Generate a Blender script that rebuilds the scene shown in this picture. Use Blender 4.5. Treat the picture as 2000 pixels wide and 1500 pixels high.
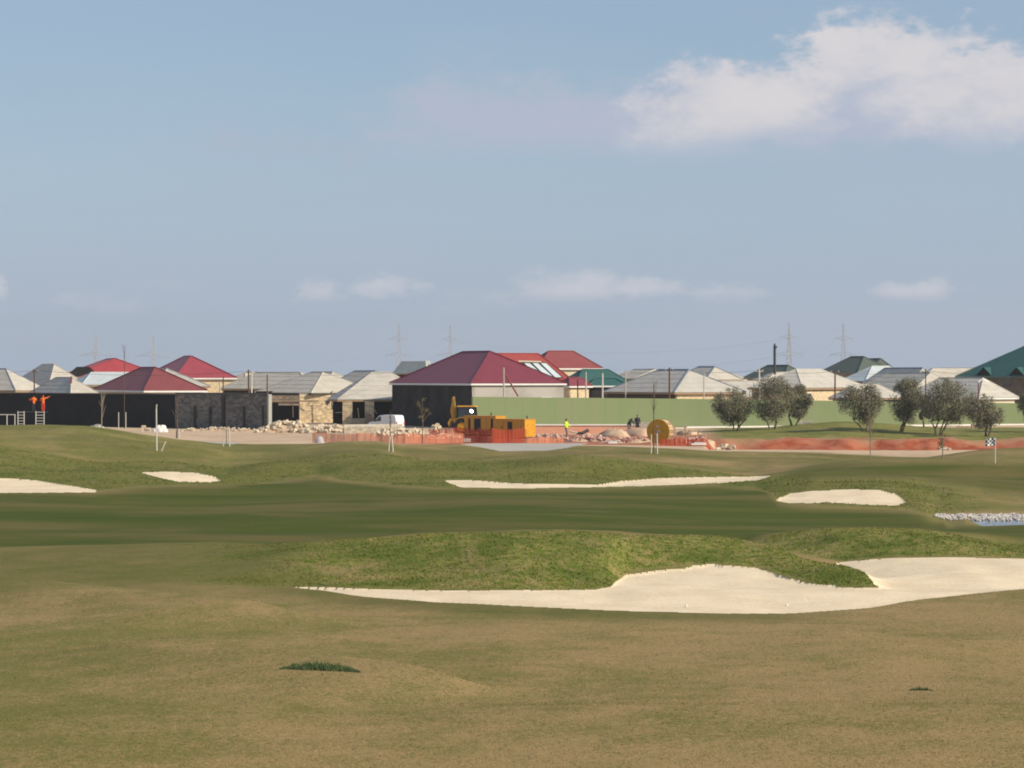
import bpy, bmesh, math, random
import numpy as np
from mathutils import Vector, Matrix

for o in list(bpy.data.objects):
    bpy.data.objects.remove(o, do_unlink=True)
scene = bpy.context.scene
COL = scene.collection
rnd = random.Random(11)
nrng = np.random.default_rng(5)

# ------------------------------------------------------------------ camera
FPX, HZ = 5000.0, 735.0           # focal length and horizon row of the 2000 x 1500 photograph
cd = bpy.data.cameras.new('camera')
cam = bpy.data.objects.new('camera', cd)
COL.objects.link(cam)
cam.rotation_euler = (math.radians(90), 0, 0)
cd.sensor_width = 36.0
cd.lens = 36.0 * FPX / 2000.0
cd.shift_y = (HZ - 750.0) / 2000.0
cd.clip_start = 0.5
cd.clip_end = 10000
scene.camera = cam
# ------------------------------------------------------------------ sun and sky
SUN_EL, SUN_SIDE = math.radians(32), math.radians(23)
sun_dir = Vector((math.cos(SUN_SIDE)*math.cos(SUN_EL), -math.sin(SUN_SIDE)*math.cos(SUN_EL), math.sin(SUN_EL)))
sl = bpy.data.lights.new('sun', 'SUN')
sl.energy = 4.45
sl.angle = math.radians(0.6)
sl.color = (1.0, 0.89, 0.69)
so = bpy.data.objects.new('sun', sl)
COL.objects.link(so)
so.location = (60, -20, 60)
so.rotation_euler = sun_dir.to_track_quat('Z', 'Y').to_euler()

world = bpy.data.worlds.new('World')
scene.world = world
world.use_nodes = True
wn, wl = world.node_tree.nodes, world.node_tree.links
wn.clear()

class NB:
    """small node-building helper"""
    def __init__(s, tree): s.t = tree; s.n = tree.nodes; s.l = tree.links
    def put(s, sock, v):
        if isinstance(v, bpy.types.NodeSocket): s.l.new(v, sock)
        else:
            if sock.type == 'RGBA' and len(v) == 3: v = (*v, 1)
            sock.default_value = v
    def math(s, op, a, b=None, c=None, clamp=False):
        n = s.n.new('ShaderNodeMath'); n.operation = op; n.use_clamp = clamp
        s.put(n.inputs[0], a)
        if b is not None: s.put(n.inputs[1], b)
        if c is not None: s.put(n.inputs[2], c)
        return n.outputs[0]
    def vmath(s, op, a, b=None):
        n = s.n.new('ShaderNodeVectorMath'); n.operation = op
        s.put(n.inputs[0], a)
        if b is not None: s.put(n.inputs[1], b)
        return n.outputs[0]
    def mix(s, f, a, b, mode='MIX'):
        n = s.n.new('ShaderNodeMix'); n.data_type = 'RGBA'; n.blend_type = mode
        s.put(n.inputs['Factor'], f) if False else s.put(n.inputs[0], f)
        s.put(n.inputs[6], a); s.put(n.inputs[7], b)
        return n.outputs[2]
    def noise(s, vec, scale, detail=3, rough=0.55, out=0):
        n = s.n.new('ShaderNodeTexNoise'); s.put(n.inputs['Vector'], vec)
        n.inputs['Scale'].default_value = scale; n.inputs['Detail'].default_value = detail
        n.inputs['Roughness'].default_value = rough
        return n.outputs[out]
    def ramp(s, v, lo, hi, a=0.0, b=1.0, smooth=True):
        n = s.n.new('ShaderNodeMapRange'); n.interpolation_type = 'SMOOTHSTEP' if smooth else 'LINEAR'
        s.put(n.inputs[0], v)
        for i, x in enumerate((lo, hi, a, b)): s.put(n.inputs[1+i], x)
        return n.outputs[0]
    def comb(s, x, y, z):
        n = s.n.new('ShaderNodeCombineXYZ')
        for i, v in enumerate((x, y, z)): s.put(n.inputs[i], v)
        return n.outputs[0]
    def sep(s, v):
        n = s.n.new('ShaderNodeSeparateXYZ'); s.put(n.inputs[0], v); return n.outputs
    def attr(s, name, out=2):
        n = s.n.new('ShaderNodeAttribute'); n.attribute_name = name; return n.outputs[out]
    def pos(s):
        return s.n.new('ShaderNodeNewGeometry').outputs['Position']

w = NB(world.node_tree)
sky = wn.new('ShaderNodeTexSky')
sky.sky_type = 'NISHITA'
sky.sun_disc = False
sky.sun_elevation = SUN_EL
sky.sun_rotation = math.atan2(sun_dir.x, sun_dir.y)
sky.altitude = 0
sky.air_density = 1.0
sky.dust_density = 1.2
sky.ozone_density = 2.2
SKY_STRENGTH = 0.095
skyc = w.vmath('SCALE', sky.outputs[0]); skyc.node.inputs[3].default_value = SKY_STRENGTH
d3 = w.vmath('NORMALIZE', wn.new('ShaderNodeTexCoord').outputs['Generated'])
dx, dy, dz = w.sep(d3)[:3]
azi = w.math('MULTIPLY', w.math('ARCTAN2', dx, dy), 180/math.pi)      # degrees right of straight ahead
ele = w.math('MULTIPLY', w.math('ARCSINE', dz), 180/math.pi)          # degrees above the horizon
def warp(sa, se, off): return w.comb(w.math('MULTIPLY', azi, sa), w.math('MULTIPLY', ele, se), off)
wv1 = w.sep(w.noise(warp(0.42, 0.85, 3.1), 1.0, 5, 0.62, out=1))
wv2 = w.sep(w.noise(warp(1.7, 2.6, 13.4), 1.0, 3, 0.65, out=1))
def wsum(i, k1, k2): return w.math('ADD', w.math('MULTIPLY', w.math('SUBTRACT', wv1[i], 0.5), k1), w.math('MULTIPLY', w.math('SUBTRACT', wv2[i], 0.5), k2))
wazi = w.math('ADD', azi, wsum(0, 6.0, 1.5))
wele = w.math('ADD', ele, wsum(1, 2.6, 0.8))
tw = wsum(2, 2.2, 0.7)
def blob(a, e, ra, re, g=1.0):
    qa = w.math('DIVIDE', w.math('SUBTRACT', wazi, a), ra)
    qe = w.math('DIVIDE', w.math('SUBTRACT', wele, e), re)
    q = w.math('ADD', w.math('MULTIPLY', qa, qa), w.math('MULTIPLY', qe, qe))
    return w.math('MULTIPLY', w.math('SUBTRACT', 1.0, q), g)
def pxa(x): return math.degrees(math.atan((x-1000)/FPX))
def pxe(y): return math.degrees(math.atan((HZ-y)/FPX))
def union(lst):
    r = lst[0]
    for b in lst[1:]: r = w.math('MAXIMUM', r, b)
    return r
# the big cumulus bank to the right, going on past the frame
bank = union([blob(pxa(1720), pxe(140), 2.0, 1.15), blob(pxa(1420), pxe(225), 2.1, 1.0), blob(pxa(1950), pxe(190), 2.6, 1.15),
              blob(pxa(2350), pxe(230), 3.4, 1.2), blob(pxa(1600), pxe(230), 3.0, 0.85), blob(pxa(1180), pxe(245), 2.6, 0.6, 0.35),
              blob(pxa(1000), pxe(245), 1.6, 0.55, 0.15)])
bank_m = w.ramp(w.math('ADD', bank, w.math('MULTIPLY', tw, 0.8)), -0.9, 0.35)
bank_m = w.math('MULTIPLY', bank_m, w.ramp(w.math('ADD', ele, w.math('MULTIPLY', tw, 0.15)), pxe(335), pxe(245)))
# light catches the tops and the right-hand lobes, the flat base stays grey
lit = union([blob(pxa(1440), pxe(215), 1.7, 1.0), blob(pxa(1690), pxe(95), 2.3, 0.85), blob(pxa(1940), pxe(175), 2.2, 1.0, 0.95), blob(pxa(1600), pxe(160), 1.5, 0.6, 0.8), blob(pxa(2350), pxe(190), 2.5, 0.9)])
lit_m = w.ramp(w.math('ADD', lit, w.math('MULTIPLY', tw, 1.5)), -1.5, 1.5)
lit_m = w.math('MULTIPLY', lit_m, w.ramp(w.math('ADD', ele, w.math('MULTIPLY', tw, 0.5)), pxe(325), pxe(190), 0.15, 1.0))
# row of small far clouds low over the horizon, all the way round
rowt = w.noise(warp(0.42, 1.1, 21.3), 1.0, 3, 0.6)
row_e = w.ramp(w.math('ABSOLUTE', w.math('SUBTRACT', ele, 1.75)), 0.1, 0.55, 1.0, 0.0)
row_m = w.math('MULTIPLY', w.ramp(rowt, 0.50, 0.74), row_e)
_a, _e = wazi, wele
wazi = w.math('ADD', azi, wsum(1, 2.2, 1.3)); wele = w.math('ADD', ele, wsum(0, 0.9, 0.55))
puffs = union([blob(pxa(1100), pxe(568), 1.15, 0.36), blob(pxa(1262), pxe(568), 0.8, 0.24), blob(pxa(632), pxe(566), 0.5, 0.26), blob(pxa(760), pxe(560), 0.55, 0.2, .8),
               blob(pxa(1800), pxe(575), 0.75, 0.25), blob(pxa(1400), pxe(575), 0.7, 0.15, .6), blob(pxa(0), pxe(570), 0.3, 0.28, .8)])
wazi, wele = _a, _e
puff_m = w.math('MULTIPLY', w.ramp(w.math('ADD', puffs, w.math('MULTIPLY', tw, 1.6)), -1.4, 1.3), w.ramp(ele, pxe(598), pxe(568)))
# thin grey veil with soft streaks
veil = w.ramp(w.noise(warp(0.16, 0.5, 40.2), 1.0, 2, 0.5), 0.35, 0.75)
veil_e = w.ramp(ele, 1.0, 8.5, 1.0, 0.25)
veil_left = blob(pxa(480), pxe(290), 3.0, 0.5)
veil_lm = w.math('MULTIPLY', w.ramp(w.math('ADD', veil_left, w.math('MULTIPLY', tw, 1.6)), 0.0, 1.2), 0.35)
# general fair-weather clouds elsewhere in the sky, above the frame
gen = w.noise(warp(0.05, 0.09, 77.0), 1.0, 3, 0.55)
gen_m = w.math('MULTIPLY', w.ramp(gen, 0.54, 0.72), w.ramp(ele, 10.0, 18.0))
SKY_VEIL = (0.375, 0.505, 0.70)
HAZE_LOW = (0.365, 0.445, 0.575)
c = w.mix(w.math('MULTIPLY', w.ramp(ele, -1.0, 7.5, 0.92, 0.35), 1.0), skyc, w.mix(w.ramp(ele, 0.0, 6.0), HAZE_LOW, SKY_VEIL))
c = w.mix(w.math('MULTIPLY', w.math('MULTIPLY', veil, veil_e), 0.30), c, (0.40, 0.45, 0.555))
c = w.mix(veil_lm, c, (0.40, 0.43, 0.53))
c = w.mix(w.math('MULTIPLY', row_m, 0.45), c, (0.50, 0.53, 0.60))
c = w.mix(w.math('MULTIPLY', puff_m, 0.62), c, (0.60, 0.60, 0.65))
cloudc = w.mix(lit_m, (0.415, 0.458, 0.568), (0.66, 0.63, 0.64))
c = w.mix(w.math('MULTIPLY', bank_m, 0.95), c, cloudc)
c = w.mix(w.math('MULTIPLY', gen_m, 0.75), c, (0.62, 0.63, 0.68))
bg = wn.new('ShaderNodeBackground'); w.put(bg.inputs[0], c); bg.inputs[1].default_value = 1.0
wo = wn.new('ShaderNodeOutputWorld'); wl.new(bg.outputs[0], wo.inputs[0])

scene.render.engine = 'CYCLES'
world.cycles.sampling_method = 'MANUAL'; world.cycles.sample_map_resolution = 512
scene.view_settings.view_transform = 'Standard'
scene.view_settings.look = 'None'
scene.view_settings.exposure = 0.12
scene.view_settings.gamma = 1.0
scene.view_settings.use_curve_mapping = False
scene.cycles.filter_width = 1.9
scene.cycles.use_denoising = True
scene.cycles.max_bounces = 6
scene.cycles.transparent_max_bounces = 12

# ------------------------------------------------------------------ helpers
def P(x, y, d):
    return Vector(((x-1000)/FPX*d, d, -(y-HZ)/FPX*d))
def tag(o, label=None, cat=None, group=None, kind=None):
    if label: o['label'] = label
    if cat: o['category'] = cat
    if group: o['group'] = group
    if kind: o['kind'] = kind
    return o
def empty(name, loc, label=None, cat=None, group=None, rz=0.0):
    o = bpy.data.objects.new(name, None)
    COL.objects.link(o); o.location = loc; o.rotation_euler = (0, 0, rz)
    o.empty_display_size = 0.3
    return tag(o, label, cat, group)
def absloc(o):
    v = Vector((0, 0, 0))
    while o is not None:
        v += o.location; o = o.parent
    return v
class MB:
    def __init__(s): s.v = []; s.f = []; s.m = []
    def add(s, vs, fs, mi=0):
        b = len(s.v)
        s.v += [Vector(v) for v in vs]; s.f += [tuple(i+b for i in f) for f in fs]; s.m += [mi]*len(fs)
        return s
    def box(s, c, size, rz=0.0, M=None, mi=0, taper=1.0):
        c = Vector(c); h = Vector(size)/2
        R = M if M is not None else Matrix.Rotation(rz, 3, 'Z')
        vs = []
        for z in (-1, 1):
            k = taper if z > 0 else 1.0
            for x, y in ((-1, -1), (1, -1), (1, 1), (-1, 1)):
                vs.append(c + R @ Vector((x*h.x*k, y*h.y*k, z*h.z)))
        return s.add(vs, [(0, 3, 2, 1), (4, 5, 6, 7), (0, 1, 5, 4), (1, 2, 6, 5), (2, 3, 7, 6), (3, 0, 4, 7)], mi)
    def tube(s, p0, p1, r0, r1=None, n=6, mi=0, cap=True):
        p0, p1 = Vector(p0), Vector(p1); r1 = r0 if r1 is None else r1
        ax = (p1-p0)
        if ax.length < 1e-6: return s
        q = ax.to_track_quat('Z', 'Y').to_matrix()
        vs = []
        for p, r in ((p0, r0), (p1, r1)):
            for k in range(n):
                a = 2*math.pi*k/n
                vs.append(p + q @ Vector((r*math.cos(a), r*math.sin(a), 0)))
        fs = [(k, (k+1) % n, n+(k+1) % n, n+k) for k in range(n)]
        if cap: fs += [tuple(range(n-1, -1, -1)), tuple(range(n, 2*n))]
        return s.add(vs, fs, mi)
    def path(s, pts, rs, n=6, mi=0):
        for a, b, ra, rb in zip(pts[:-1], pts[1:], rs[:-1], rs[1:]): s.tube(a, b, ra, rb, n, mi)
        return s
    def prism(s, poly, depth, mi=0):
        """poly: 3-D points of a planar outline; depth: extrusion vector"""
        n = len(poly); depth = Vector(depth)
        vs = [Vector(p) for p in poly] + [Vector(p)+depth for p in poly]
        return s.add(vs, [tuple(range(n)), tuple(range(2*n-1, n-1, -1))] + [(k, n+k, n+(k+1) % n, (k+1) % n) for k in range(n)], mi)
    def build(s, name, mats, parent=None, world=False, smooth=False, bevel=0.0, fix=True):
        off = absloc(parent) if (parent is not None and world) else Vector((0, 0, 0))
        me = bpy.data.meshes.new(name)
        me.from_pydata([tuple(v-off) for v in s.v], [], s.f)
        if not isinstance(mats, (list, tuple)): mats = [mats]
        for m in mats: me.materials.append(m)
        if len(mats) > 1: me.polygons.foreach_set('material_index', s.m)
        if fix:
            bm = bmesh.new(); bm.from_mesh(me); bmesh.ops.recalc_face_normals(bm, faces=bm.faces); bm.to_mesh(me); bm.free()
        if smooth: me.polygons.foreach_set('use_smooth', [True]*len(me.polygons))
        o = bpy.data.objects.new(name, me); COL.objects.link(o)
        if parent is not None: o.parent = parent
        if bevel:
            b = o.modifiers.new('bevel', 'BEVEL'); b.width = bevel; b.segments = 2
        return o
def copy_tree(o, parent=None):
    c = o.copy(); COL.objects.link(c)
    if parent is not None: c.parent = parent
    for ch in list(o.children): copy_tree(ch, c)
    return c

MATS = {}
def mat(name, col,  rough=0.8, var=0.12, scale=2.0, bump=0.0, bscale=20.0, metal=0.0, stretch=(1, 1, 1), spec=0.3, col2=None, fine=0.0, island=0.0):
    if name in MATS: return MATS[name]
    m = bpy.data.materials.new(name); m.use_nodes = True
    b = NB(m.node_tree); bs = m.node_tree.nodes['Principled BSDF']
    p = b.vmath('MULTIPLY', b.pos(), stretch)
    nz = b.noise(p, scale, 5, 0.6)
    c2 = col2 if col2 else tuple(x*0.6 for x in col)
    f = b.ramp(nz, 0.35, 0.68, 0.0, 1.0)
    cc = b.mix(b.math('MULTIPLY', f, 1.0 if col2 else min(1.0, var*2.5)), col, c2)
    if fine:
        fn = b.noise(b.pos(), bscale, 3, 0.6)
        cc = b.mix(1.0, cc, b.comb(*[b.ramp(fn, 0.3, 0.7, 1-fine, 1+fine)]*3), 'MULTIPLY')
    if island:
        ri = m.node_tree.nodes.new('ShaderNodeNewGeometry').outputs['Random Per Island']
        cc = b.mix(1.0, cc, b.comb(*[b.ramp(ri, 0.0, 1.0, 1-island, 1+island, False)]*3), 'MULTIPLY')
    b.put(bs.inputs['Base Color'], cc)
    bs.inputs['Roughness'].default_value = rough; bs.inputs['Metallic'].default_value = metal
    bs.inputs['Specular IOR Level'].default_value = spec
    if bump:
        bn = m.node_tree.nodes.new('ShaderNodeBump'); bn.inputs['Strength'].default_value = bump; bn.inputs['Distance'].default_value = 0.05
        b.put(bn.inputs['Height'], b.noise(b.pos(), bscale, 4, 0.6)); b.l.new(bn.outputs[0], bs.inputs['Normal'])
    MATS[name] = m
    return m
# ------------------------------------------------------------------ terrain: one height field
GROUND = -5.5
def key(pts):
    a = np.array(pts, float); return lambda x: np.interp(x, a[:, 0], a[:, 1])
yF = key([(-400, 1150), (560, 1147), (580, 1146.5), (700, 1162), (850, 1178), (1000, 1187), (1200, 1194), (1400, 1196), (1550, 1192), (1700, 1182), (1800, 1168), (1900, 1158), (2000, 1150), (2400, 1128)])
yB = key([(-400, 1146), (560, 1144.5), (580, 1145), (700, 1150), (850, 1152), (1000, 1153), (1160, 1149.5), (1193, 1142), (1205, 1129), (1222, 1118.5), (1300, 1114.5), (1380, 1112), (1480, 1114), (1540, 1128), (1600, 1142), (1650, 1148), (1724, 1149), (2400, 1149)])
yC1 = key([(-400, 1074), (0, 1073), (150, 1066), (300, 1063), (420, 1062), (520, 1067), (600, 1067), (700, 1061), (800, 1051), (900, 1041), (1000, 1034), (1100, 1031), (1200, 1035), (1300, 1045), (1400, 1057), (1500, 1073), (1560, 1086), (1640, 1104), (1690, 1122), (1724, 1147), (1745, 1149), (2400, 1149)])
dC1 = key([(-400, 80), (400, 80), (600, 78), (1000, 75), (1200, 77), (1400, 77), (1500, 76), (1640, 71.5), (1724, 68.4), (2400, 68.4)])
dV = key([(-400, 86), (1350, 86), (1450, 80.5), (1500, 78.5), (1640, 73.6), (1724, 70.5), (2400, 70.5)])
zV = key([(-400, -5.5), (1400, -5.5), (1500, -5.55), (1640, -5.62), (2400, -5.6)])
dB2 = key([(-400, 88), (1350, 88), (1450, 83), (1500, 80.5), (1640, 76.5), (2400, 76.5)])
yB2 = key([(-400, 1047.5), (1350, 1047.5), (1450, 1064), (1500, 1076), (1640, 1105), (1700, 1098.5), (1750, 1095.5), (1850, 1093), (2000, 1095), (2400, 1097)])
dC2 = key([(-400, 91), (1350, 91), (1450, 88), (1500, 86), (1640, 83.5), (2400, 83.5)])
yC2 = key([(-400, 1037), (1350, 1037.2), (1450, 1049), (1500, 1046), (1560, 1037), (1620, 1030.5), (1700, 1029), (1800, 1034), (1900, 1045), (2000, 1060), (2400, 1075)])
yF3 = key([(-400, 966), (0, 962), (185, 961), (250, 955), (350, 949), (450, 948), (550, 938), (620, 935), (700, 943), (780, 952), (870, 955), (1000, 956), (1200, 953), (1400, 948), (1480, 953), (1520, 979), (1600, 986), (1770, 992), (1830, 1001), (2000, 1000), (2400, 1000)])
yC3 = key([(-400, 866), (0, 868), (150, 880), (300, 893), (400, 905), (450, 914), (550, 900), (650, 886), (740, 884), (800, 900), (870, 911), (1000, 911), (1100, 902), (1200, 905), (1300, 912), (1400, 919), (1500, 926), (1560, 936), (1620, 939), (1700, 938), (1780, 943), (1850, 955), (1920, 972), (2000, 984), (2400, 990)])
dC3 = key([(-400, 156), (300, 152), (450, 146), (740, 150), (870, 142), (1200, 140), (1480, 138), (1580, 125), (1800, 124), (1900, 118), (2000, 114), (2400, 114)])
yC4 = key([(-400, 838), (0, 832), (100, 830), (180, 833), (240, 840), (300, 850), (360, 860), (430, 866.5), (500, 868.5), (560, 868), (640, 866), (700, 868), (800, 871), (900, 869), (1000, 873), (1100, 872), (1200, 874), (1300, 876), (1400, 879), (1500, 882), (1700, 886), (1850, 885), (1940, 882), (2000, 880), (2400, 878)])
dC4 = key([(-400, 188), (250, 188), (400, 194), (900, 196), (1200, 192), (1500, 186), (2000, 178), (2400, 178)])
yG2 = key([(-400, 845), (1330, 845), (1380, 841), (1450, 836), (1500, 834), (1560, 829), (1640, 823), (1720, 827), (1800, 834), (1900, 837), (2000, 838), (2400, 838)])

def pchip(xk, yk, x):
    h = np.diff(xk); dl = np.diff(yk)/h
    m = np.zeros_like(yk)
    w1, w2 = 2*h[1:]+h[:-1], h[1:]+2*h[:-1]
    ok = dl[:-1]*dl[1:] > 0
    with np.errstate(divide='ignore', invalid='ignore'):
        hm = (w1+w2)/(w1/dl[:-1]+w2/dl[1:])
    m[1:-1] = np.where(ok, hm, 0); m[0] = dl[0]; m[-1] = dl[-1]
    i = np.clip(np.searchsorted(xk, x)-1, 0, len(xk)-2)
    t = (x-xk[i])/h[i]
    return ((1+2*t)*(1-t)**2*yk[i] + t*(1-t)**2*h[i]*m[i] + t*t*(3-2*t)*yk[i+1] + t*t*(t-1)*h[i]*m[i+1])

rows = np.concatenate([np.array([1, 2, 4, 6, 8, 10, 13, 16, 20, 24, 28, 31]), np.arange(33, 56, 0.25), np.arange(56, 88, 0.125),
                       np.arange(88, 145, 0.35), np.arange(145, 232, 0.6), np.arange(232, 300, 1.5), np.geomspace(300, 2600, 30)])
colsx = np.concatenate([np.array([-4000, -3200, -2500, -1900, -1500, -1100, -800, -550, -380]), np.arange(-250, 2251, 3.0), np.array([2380, 2550, 2800, 3100, 3500, 3900, 4500, 5200, 6000])])
NR, NC = len(rows), len(colsx)
Z = np.zeros((NR, NC))
for j, xx in enumerate(colsx):
    x = min(max(xx, -400), 2400)
    f = lambda y, d: -(y-HZ)/FPX*d
    dF = min(-GROUND*FPX/(yF(x)-HZ), 67.0)
    dB = max(-GROUND*FPX/(yB(x)-HZ), dF+0.4)
    c1 = max(float(dC1(x)), dB+0.6); v = max(float(dV(x)), c1+1.2); b2 = max(float(dB2(x)), v+0.8)
    c2 = max(float(dC2(x)), b2+1.5)
    dF3 = min(-GROUND*FPX/(yF3(x)-HZ), 138) if x < 1815 else 106.5
    c3 = max(float(dC3(x)), dF3+4); c4 = float(dC4(x))
    fgz = 0.0
    kd = [1, 3, 8, 16, 24, 33, 45, dF, dB, c1, v, b2, c2, c2+5, c2+8]
    kz = [-1.65, -1.66, -2.5, -4.3, -5.25, -5.5, -5.47, f(yF(x), dF), f(yB(x), dB), f(yC1(x), c1), float(zV(x)), f(yB2(x), b2), f(yC2(x), c2), GROUND, GROUND]
    if kd[-1] < dF3-3:
        pond = max(0.0, min(1.0, (x-1875)/70.0))
        if pond > 0:
            kd += [96.2, 99, 101.4, 103, 104.8]; kz += [GROUND, GROUND-0.18*pond, GROUND-0.30*pond, GROUND-0.5*pond, GROUND-0.36*pond]
        kd += [dF3]; kz += [f(yF3(x), dF3)]
    z3 = f(yC3(x), c3)
    kd += [c3]; kz += [z3]
    z4 = f(yC4(x), c4)
    wb_ = min(1.0, max(0.0, (x-1440)/160.0))
    dip = (c3+9)*(1-wb_)+146*wb_; zd = min(z3-0.12, -5.0 if x > 780 else z3-0.15)*(1-wb_)+f(905, 146)*wb_
    dip = max(dip, c3+5)
    kd += [dip, c4, c4+12, 222, 250, 272, 320, 9500]
    kz += [zd, z4, GROUND, GROUND+0.02, f(yG2(x), 250), GROUND, GROUND, GROUND]
    Z[:, j] = pchip(np.array(kd), np.array(kz), rows)
# soften across the columns
ker = np.exp(-0.5*(np.arange(-10, 11)/3.2)**2); ker /= ker.sum()
mid = slice(9, NC-9)
Zs = Z.copy()
pad = np.pad(Z[:, mid], ((0, 0), (10, 10)), mode='edge')
Zs[:, mid] = sum(ker[k]*pad[:, k:k+Z[:, mid].shape[1]] for k in range(21))
Z = Zs
XX = (colsx[None, :]-1000)/FPX*rows[:, None]
YY = np.repeat(rows[:, None], NC, 1)
def vnoise(X, Y, s, seed):
    g = np.random.default_rng(seed).random((128, 128))
    x, y = X/s, Y/s; xi, yi = np.floor(x).astype(int), np.floor(y).astype(int)
    fx, fy = x-xi, y-yi; fx = fx*fx*(3-2*fx); fy = fy*fy*(3-2*fy)
    a = g[yi % 128, xi % 128]; b = g[yi % 128, (xi+1) % 128]; c_ = g[(yi+1) % 128, xi % 128]; d_ = g[(yi+1) % 128, (xi+1) % 128]
    return (a*(1-fx)+b*fx)*(1-fy)+(c_*(1-fx)+d_*fx)*fy - 0.5
near = np.clip((rows[:, None]-25)/8, 0, 1)*np.clip((330-rows[:, None])/40, 0, 1)
Z += near*(0.16*vnoise(XX, YY, 7.5, 1) + 0.05*vnoise(XX, YY, 2.2, 2))*np.clip((rows[:, None])/60, 0.8, 1.0)
def smooth(a, b, x):
    t = np.clip((x-a)/(b-a), 0, 1); return t*t*(3-2*t)
def ridge(p0, p1, h, wn, wf, fade):
    """low swell along a line on the foreground rough, steeper on its far side"""
    (x0, y0), (x1, y1) = p0, p1
    L = math.hypot(x1-x0, y1-y0); tx, ty = (x1-x0)/L, (y1-y0)/L
    s = (XX-x0)*tx+(YY-y0)*ty; n = (XX-x0)*-ty+(YY-y0)*tx
    if tx < 0: n = -n
    prof = np.where(n < 0, np.exp(-(n/wn)**2), np.exp(-(n/wf)**2))
    return h*prof*smooth(-fade, fade, s)*smooth(L+fade, L-fade, s)
def gflat(x, y):
    d = -GROUND*FPX/(y-HZ); return ((x-1000)/FPX*d, d)
CX = np.repeat(colsx[None, :], NR, 0)
hl = smooth(128, 140, YY)*smooth(192, 178, YY)
Z += hl*(0.95*vnoise(XX, YY, 12.0, 61)+0.42*vnoise(XX, YY, 5.0, 62))*smooth(-100, 60, CX+100)
bk_ = smooth(66, 70, YY)*smooth(90, 82, YY)
Z += bk_*0.30*vnoise(XX, YY, 3.2, 63)*smooth(350, 600, CX)+smooth(88, 94, YY)*smooth(128, 118, YY)*0.42*vnoise(XX, YY, 13.0, 64)
Z += ridge(gflat(-150, 1138), gflat(560, 1212), 0.42, 3.5, 0.9, 2.0)
Z += ridge(gflat(300, 1268), gflat(900, 1352), 0.34, 3.0, 0.7, 1.5)
Z += ridge(gflat(900, 1392), gflat(2100, 1402), 0.10, 2.5, 0.9, 2.0)
Z += ridge(gflat(900, 1225), gflat(2000, 1290), 0.10, 3.0, 1.5, 2.0)
# cut of red earth between the course and the olive trees
tr = smooth(1375, 1400, CX)*smooth(191.5, 193.5, YY)*(1-smooth(217.5, 220.5, YY+1.5*vnoise(XX, YY, 2.2, 84)))
Z -= 1.0*tr*(1+0.5*vnoise(XX, YY, 1.7, 8))
Z += 0.25*smooth(1100, 1250, CX)*smooth(205, 212, YY)*(1-smooth(224, 236, YY))*(vnoise(XX, YY, 1.3, 9)+0.2)
IMY = HZ-Z/YY*FPX
def inpoly(poly, X, Y):
    r = np.zeros(X.shape, bool); n = len(poly)
    for i in range(n):
        x0, y0 = poly[i]; x1, y1 = poly[(i+1) % n]
        c_ = ((y0 > Y) != (y1 > Y))
        with np.errstate(divide='ignore', invalid='ignore'):
            r ^= c_ & (X < (x1-x0)*(Y-y0)/(y1-y0+1e-12)+x0)
    return r
# sand
cxv = np.clip(colsx, -400, 2400)
DF = np.minimum(-GROUND*FPX/(yF(cxv)-HZ), 67.0)[None, :]
DB = np.maximum(-GROUND*FPX/(yB(cxv)-HZ), DF[0]+0.1)[None, :]
rag = smooth(1230, 1380, CX)*smooth(1735, 1690, CX)
wob = 0.40*rag*vnoise(XX, YY, 0.3, 81)+0.5*rag*vnoise(XX, YY, 0.8, 82)+0.30*vnoise(XX*1.0, YY*0+3, 1.1, 4)+0.10*vnoise(XX, YY*0+7, 0.35, 6)
S = np.zeros((NR, NC), int)
tip = np.clip((1724-CX)/40, 0, 1)
wobt = wob*tip
front = (CX > 575) & (YY > DF) & (YY < DB+wobt) & (CX <= 1724)
DW = DB+(dC1(cxv)[None, :]+0.9-DB)*tip-0.2*(1-tip)
far2 = (CX > 1636) & (CX <= 1724) & (YY > DW) & (YY < dB2(cxv)[None, :]+wob)
right = (CX > 1724) & (CX < 2240) & (YY > DF) & (YY < dB2(cxv)[None, :]+wob)
S[front | far2 | right] = 1
def far_poly(poly, d0, d1, idx):
    S[inpoly(poly, CX, IMY+0.8*vnoise(XX, YY, 0.9, idx+40)) & (YY > d0) & (YY < d1)] = idx
far_poly([(-200, 934), (0, 934), (70, 938), (140, 949), (186, 957), (187, 961), (100, 961.5), (-200, 963)], 112, 150, 2)
far_poly([(272, 922.5), (330, 921.5), (385, 924), (420, 931), (434, 938), (405, 942.5), (350, 941), (310, 932)], 115, 150, 3)
far_poly([(866, 938), (930, 939), (1000, 944), (1080, 946), (1165, 947.5), (1210, 940), (1290, 934), (1400, 932.5), (1490, 930), (1506, 930), (1480, 937.5), (1400, 943), (1300, 947.5), (1170, 951), (1000, 953.5), (900, 951)], 112, 150, 4)
far_poly([(1514, 976), (1540, 965), (1600, 959), (1660, 956.5), (1715, 957), (1750, 965), (1770, 980), (1752, 987), (1700, 985), (1620, 981), (1540, 982)], 100, 124.5, 5)
sandm = (S > 0)
Z -= 0.04*sandm
Z += sandm*(0.10*vnoise(XX, YY, 2.6, 71)+0.035*vnoise(XX, YY, 0.8, 72))
# path of pale asphalt
pm = inpoly([(925, 866), (1150, 866), (1110, 874), (1062, 881), (1030, 884.5), (985, 883), (958, 877), (930, 872), (900, 868)], CX, IMY) & (YY > 175) & (YY < 215) \
    | inpoly([(345, 856), (400, 858.5), (470, 865), (430, 872), (300, 862)], CX, IMY) & (YY > 194) & (YY < 216)
S[pm & ~sandm] = 6
Z[(YY > 104) & (YY < 107) & (CX > 1825)] += 0.02

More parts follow.
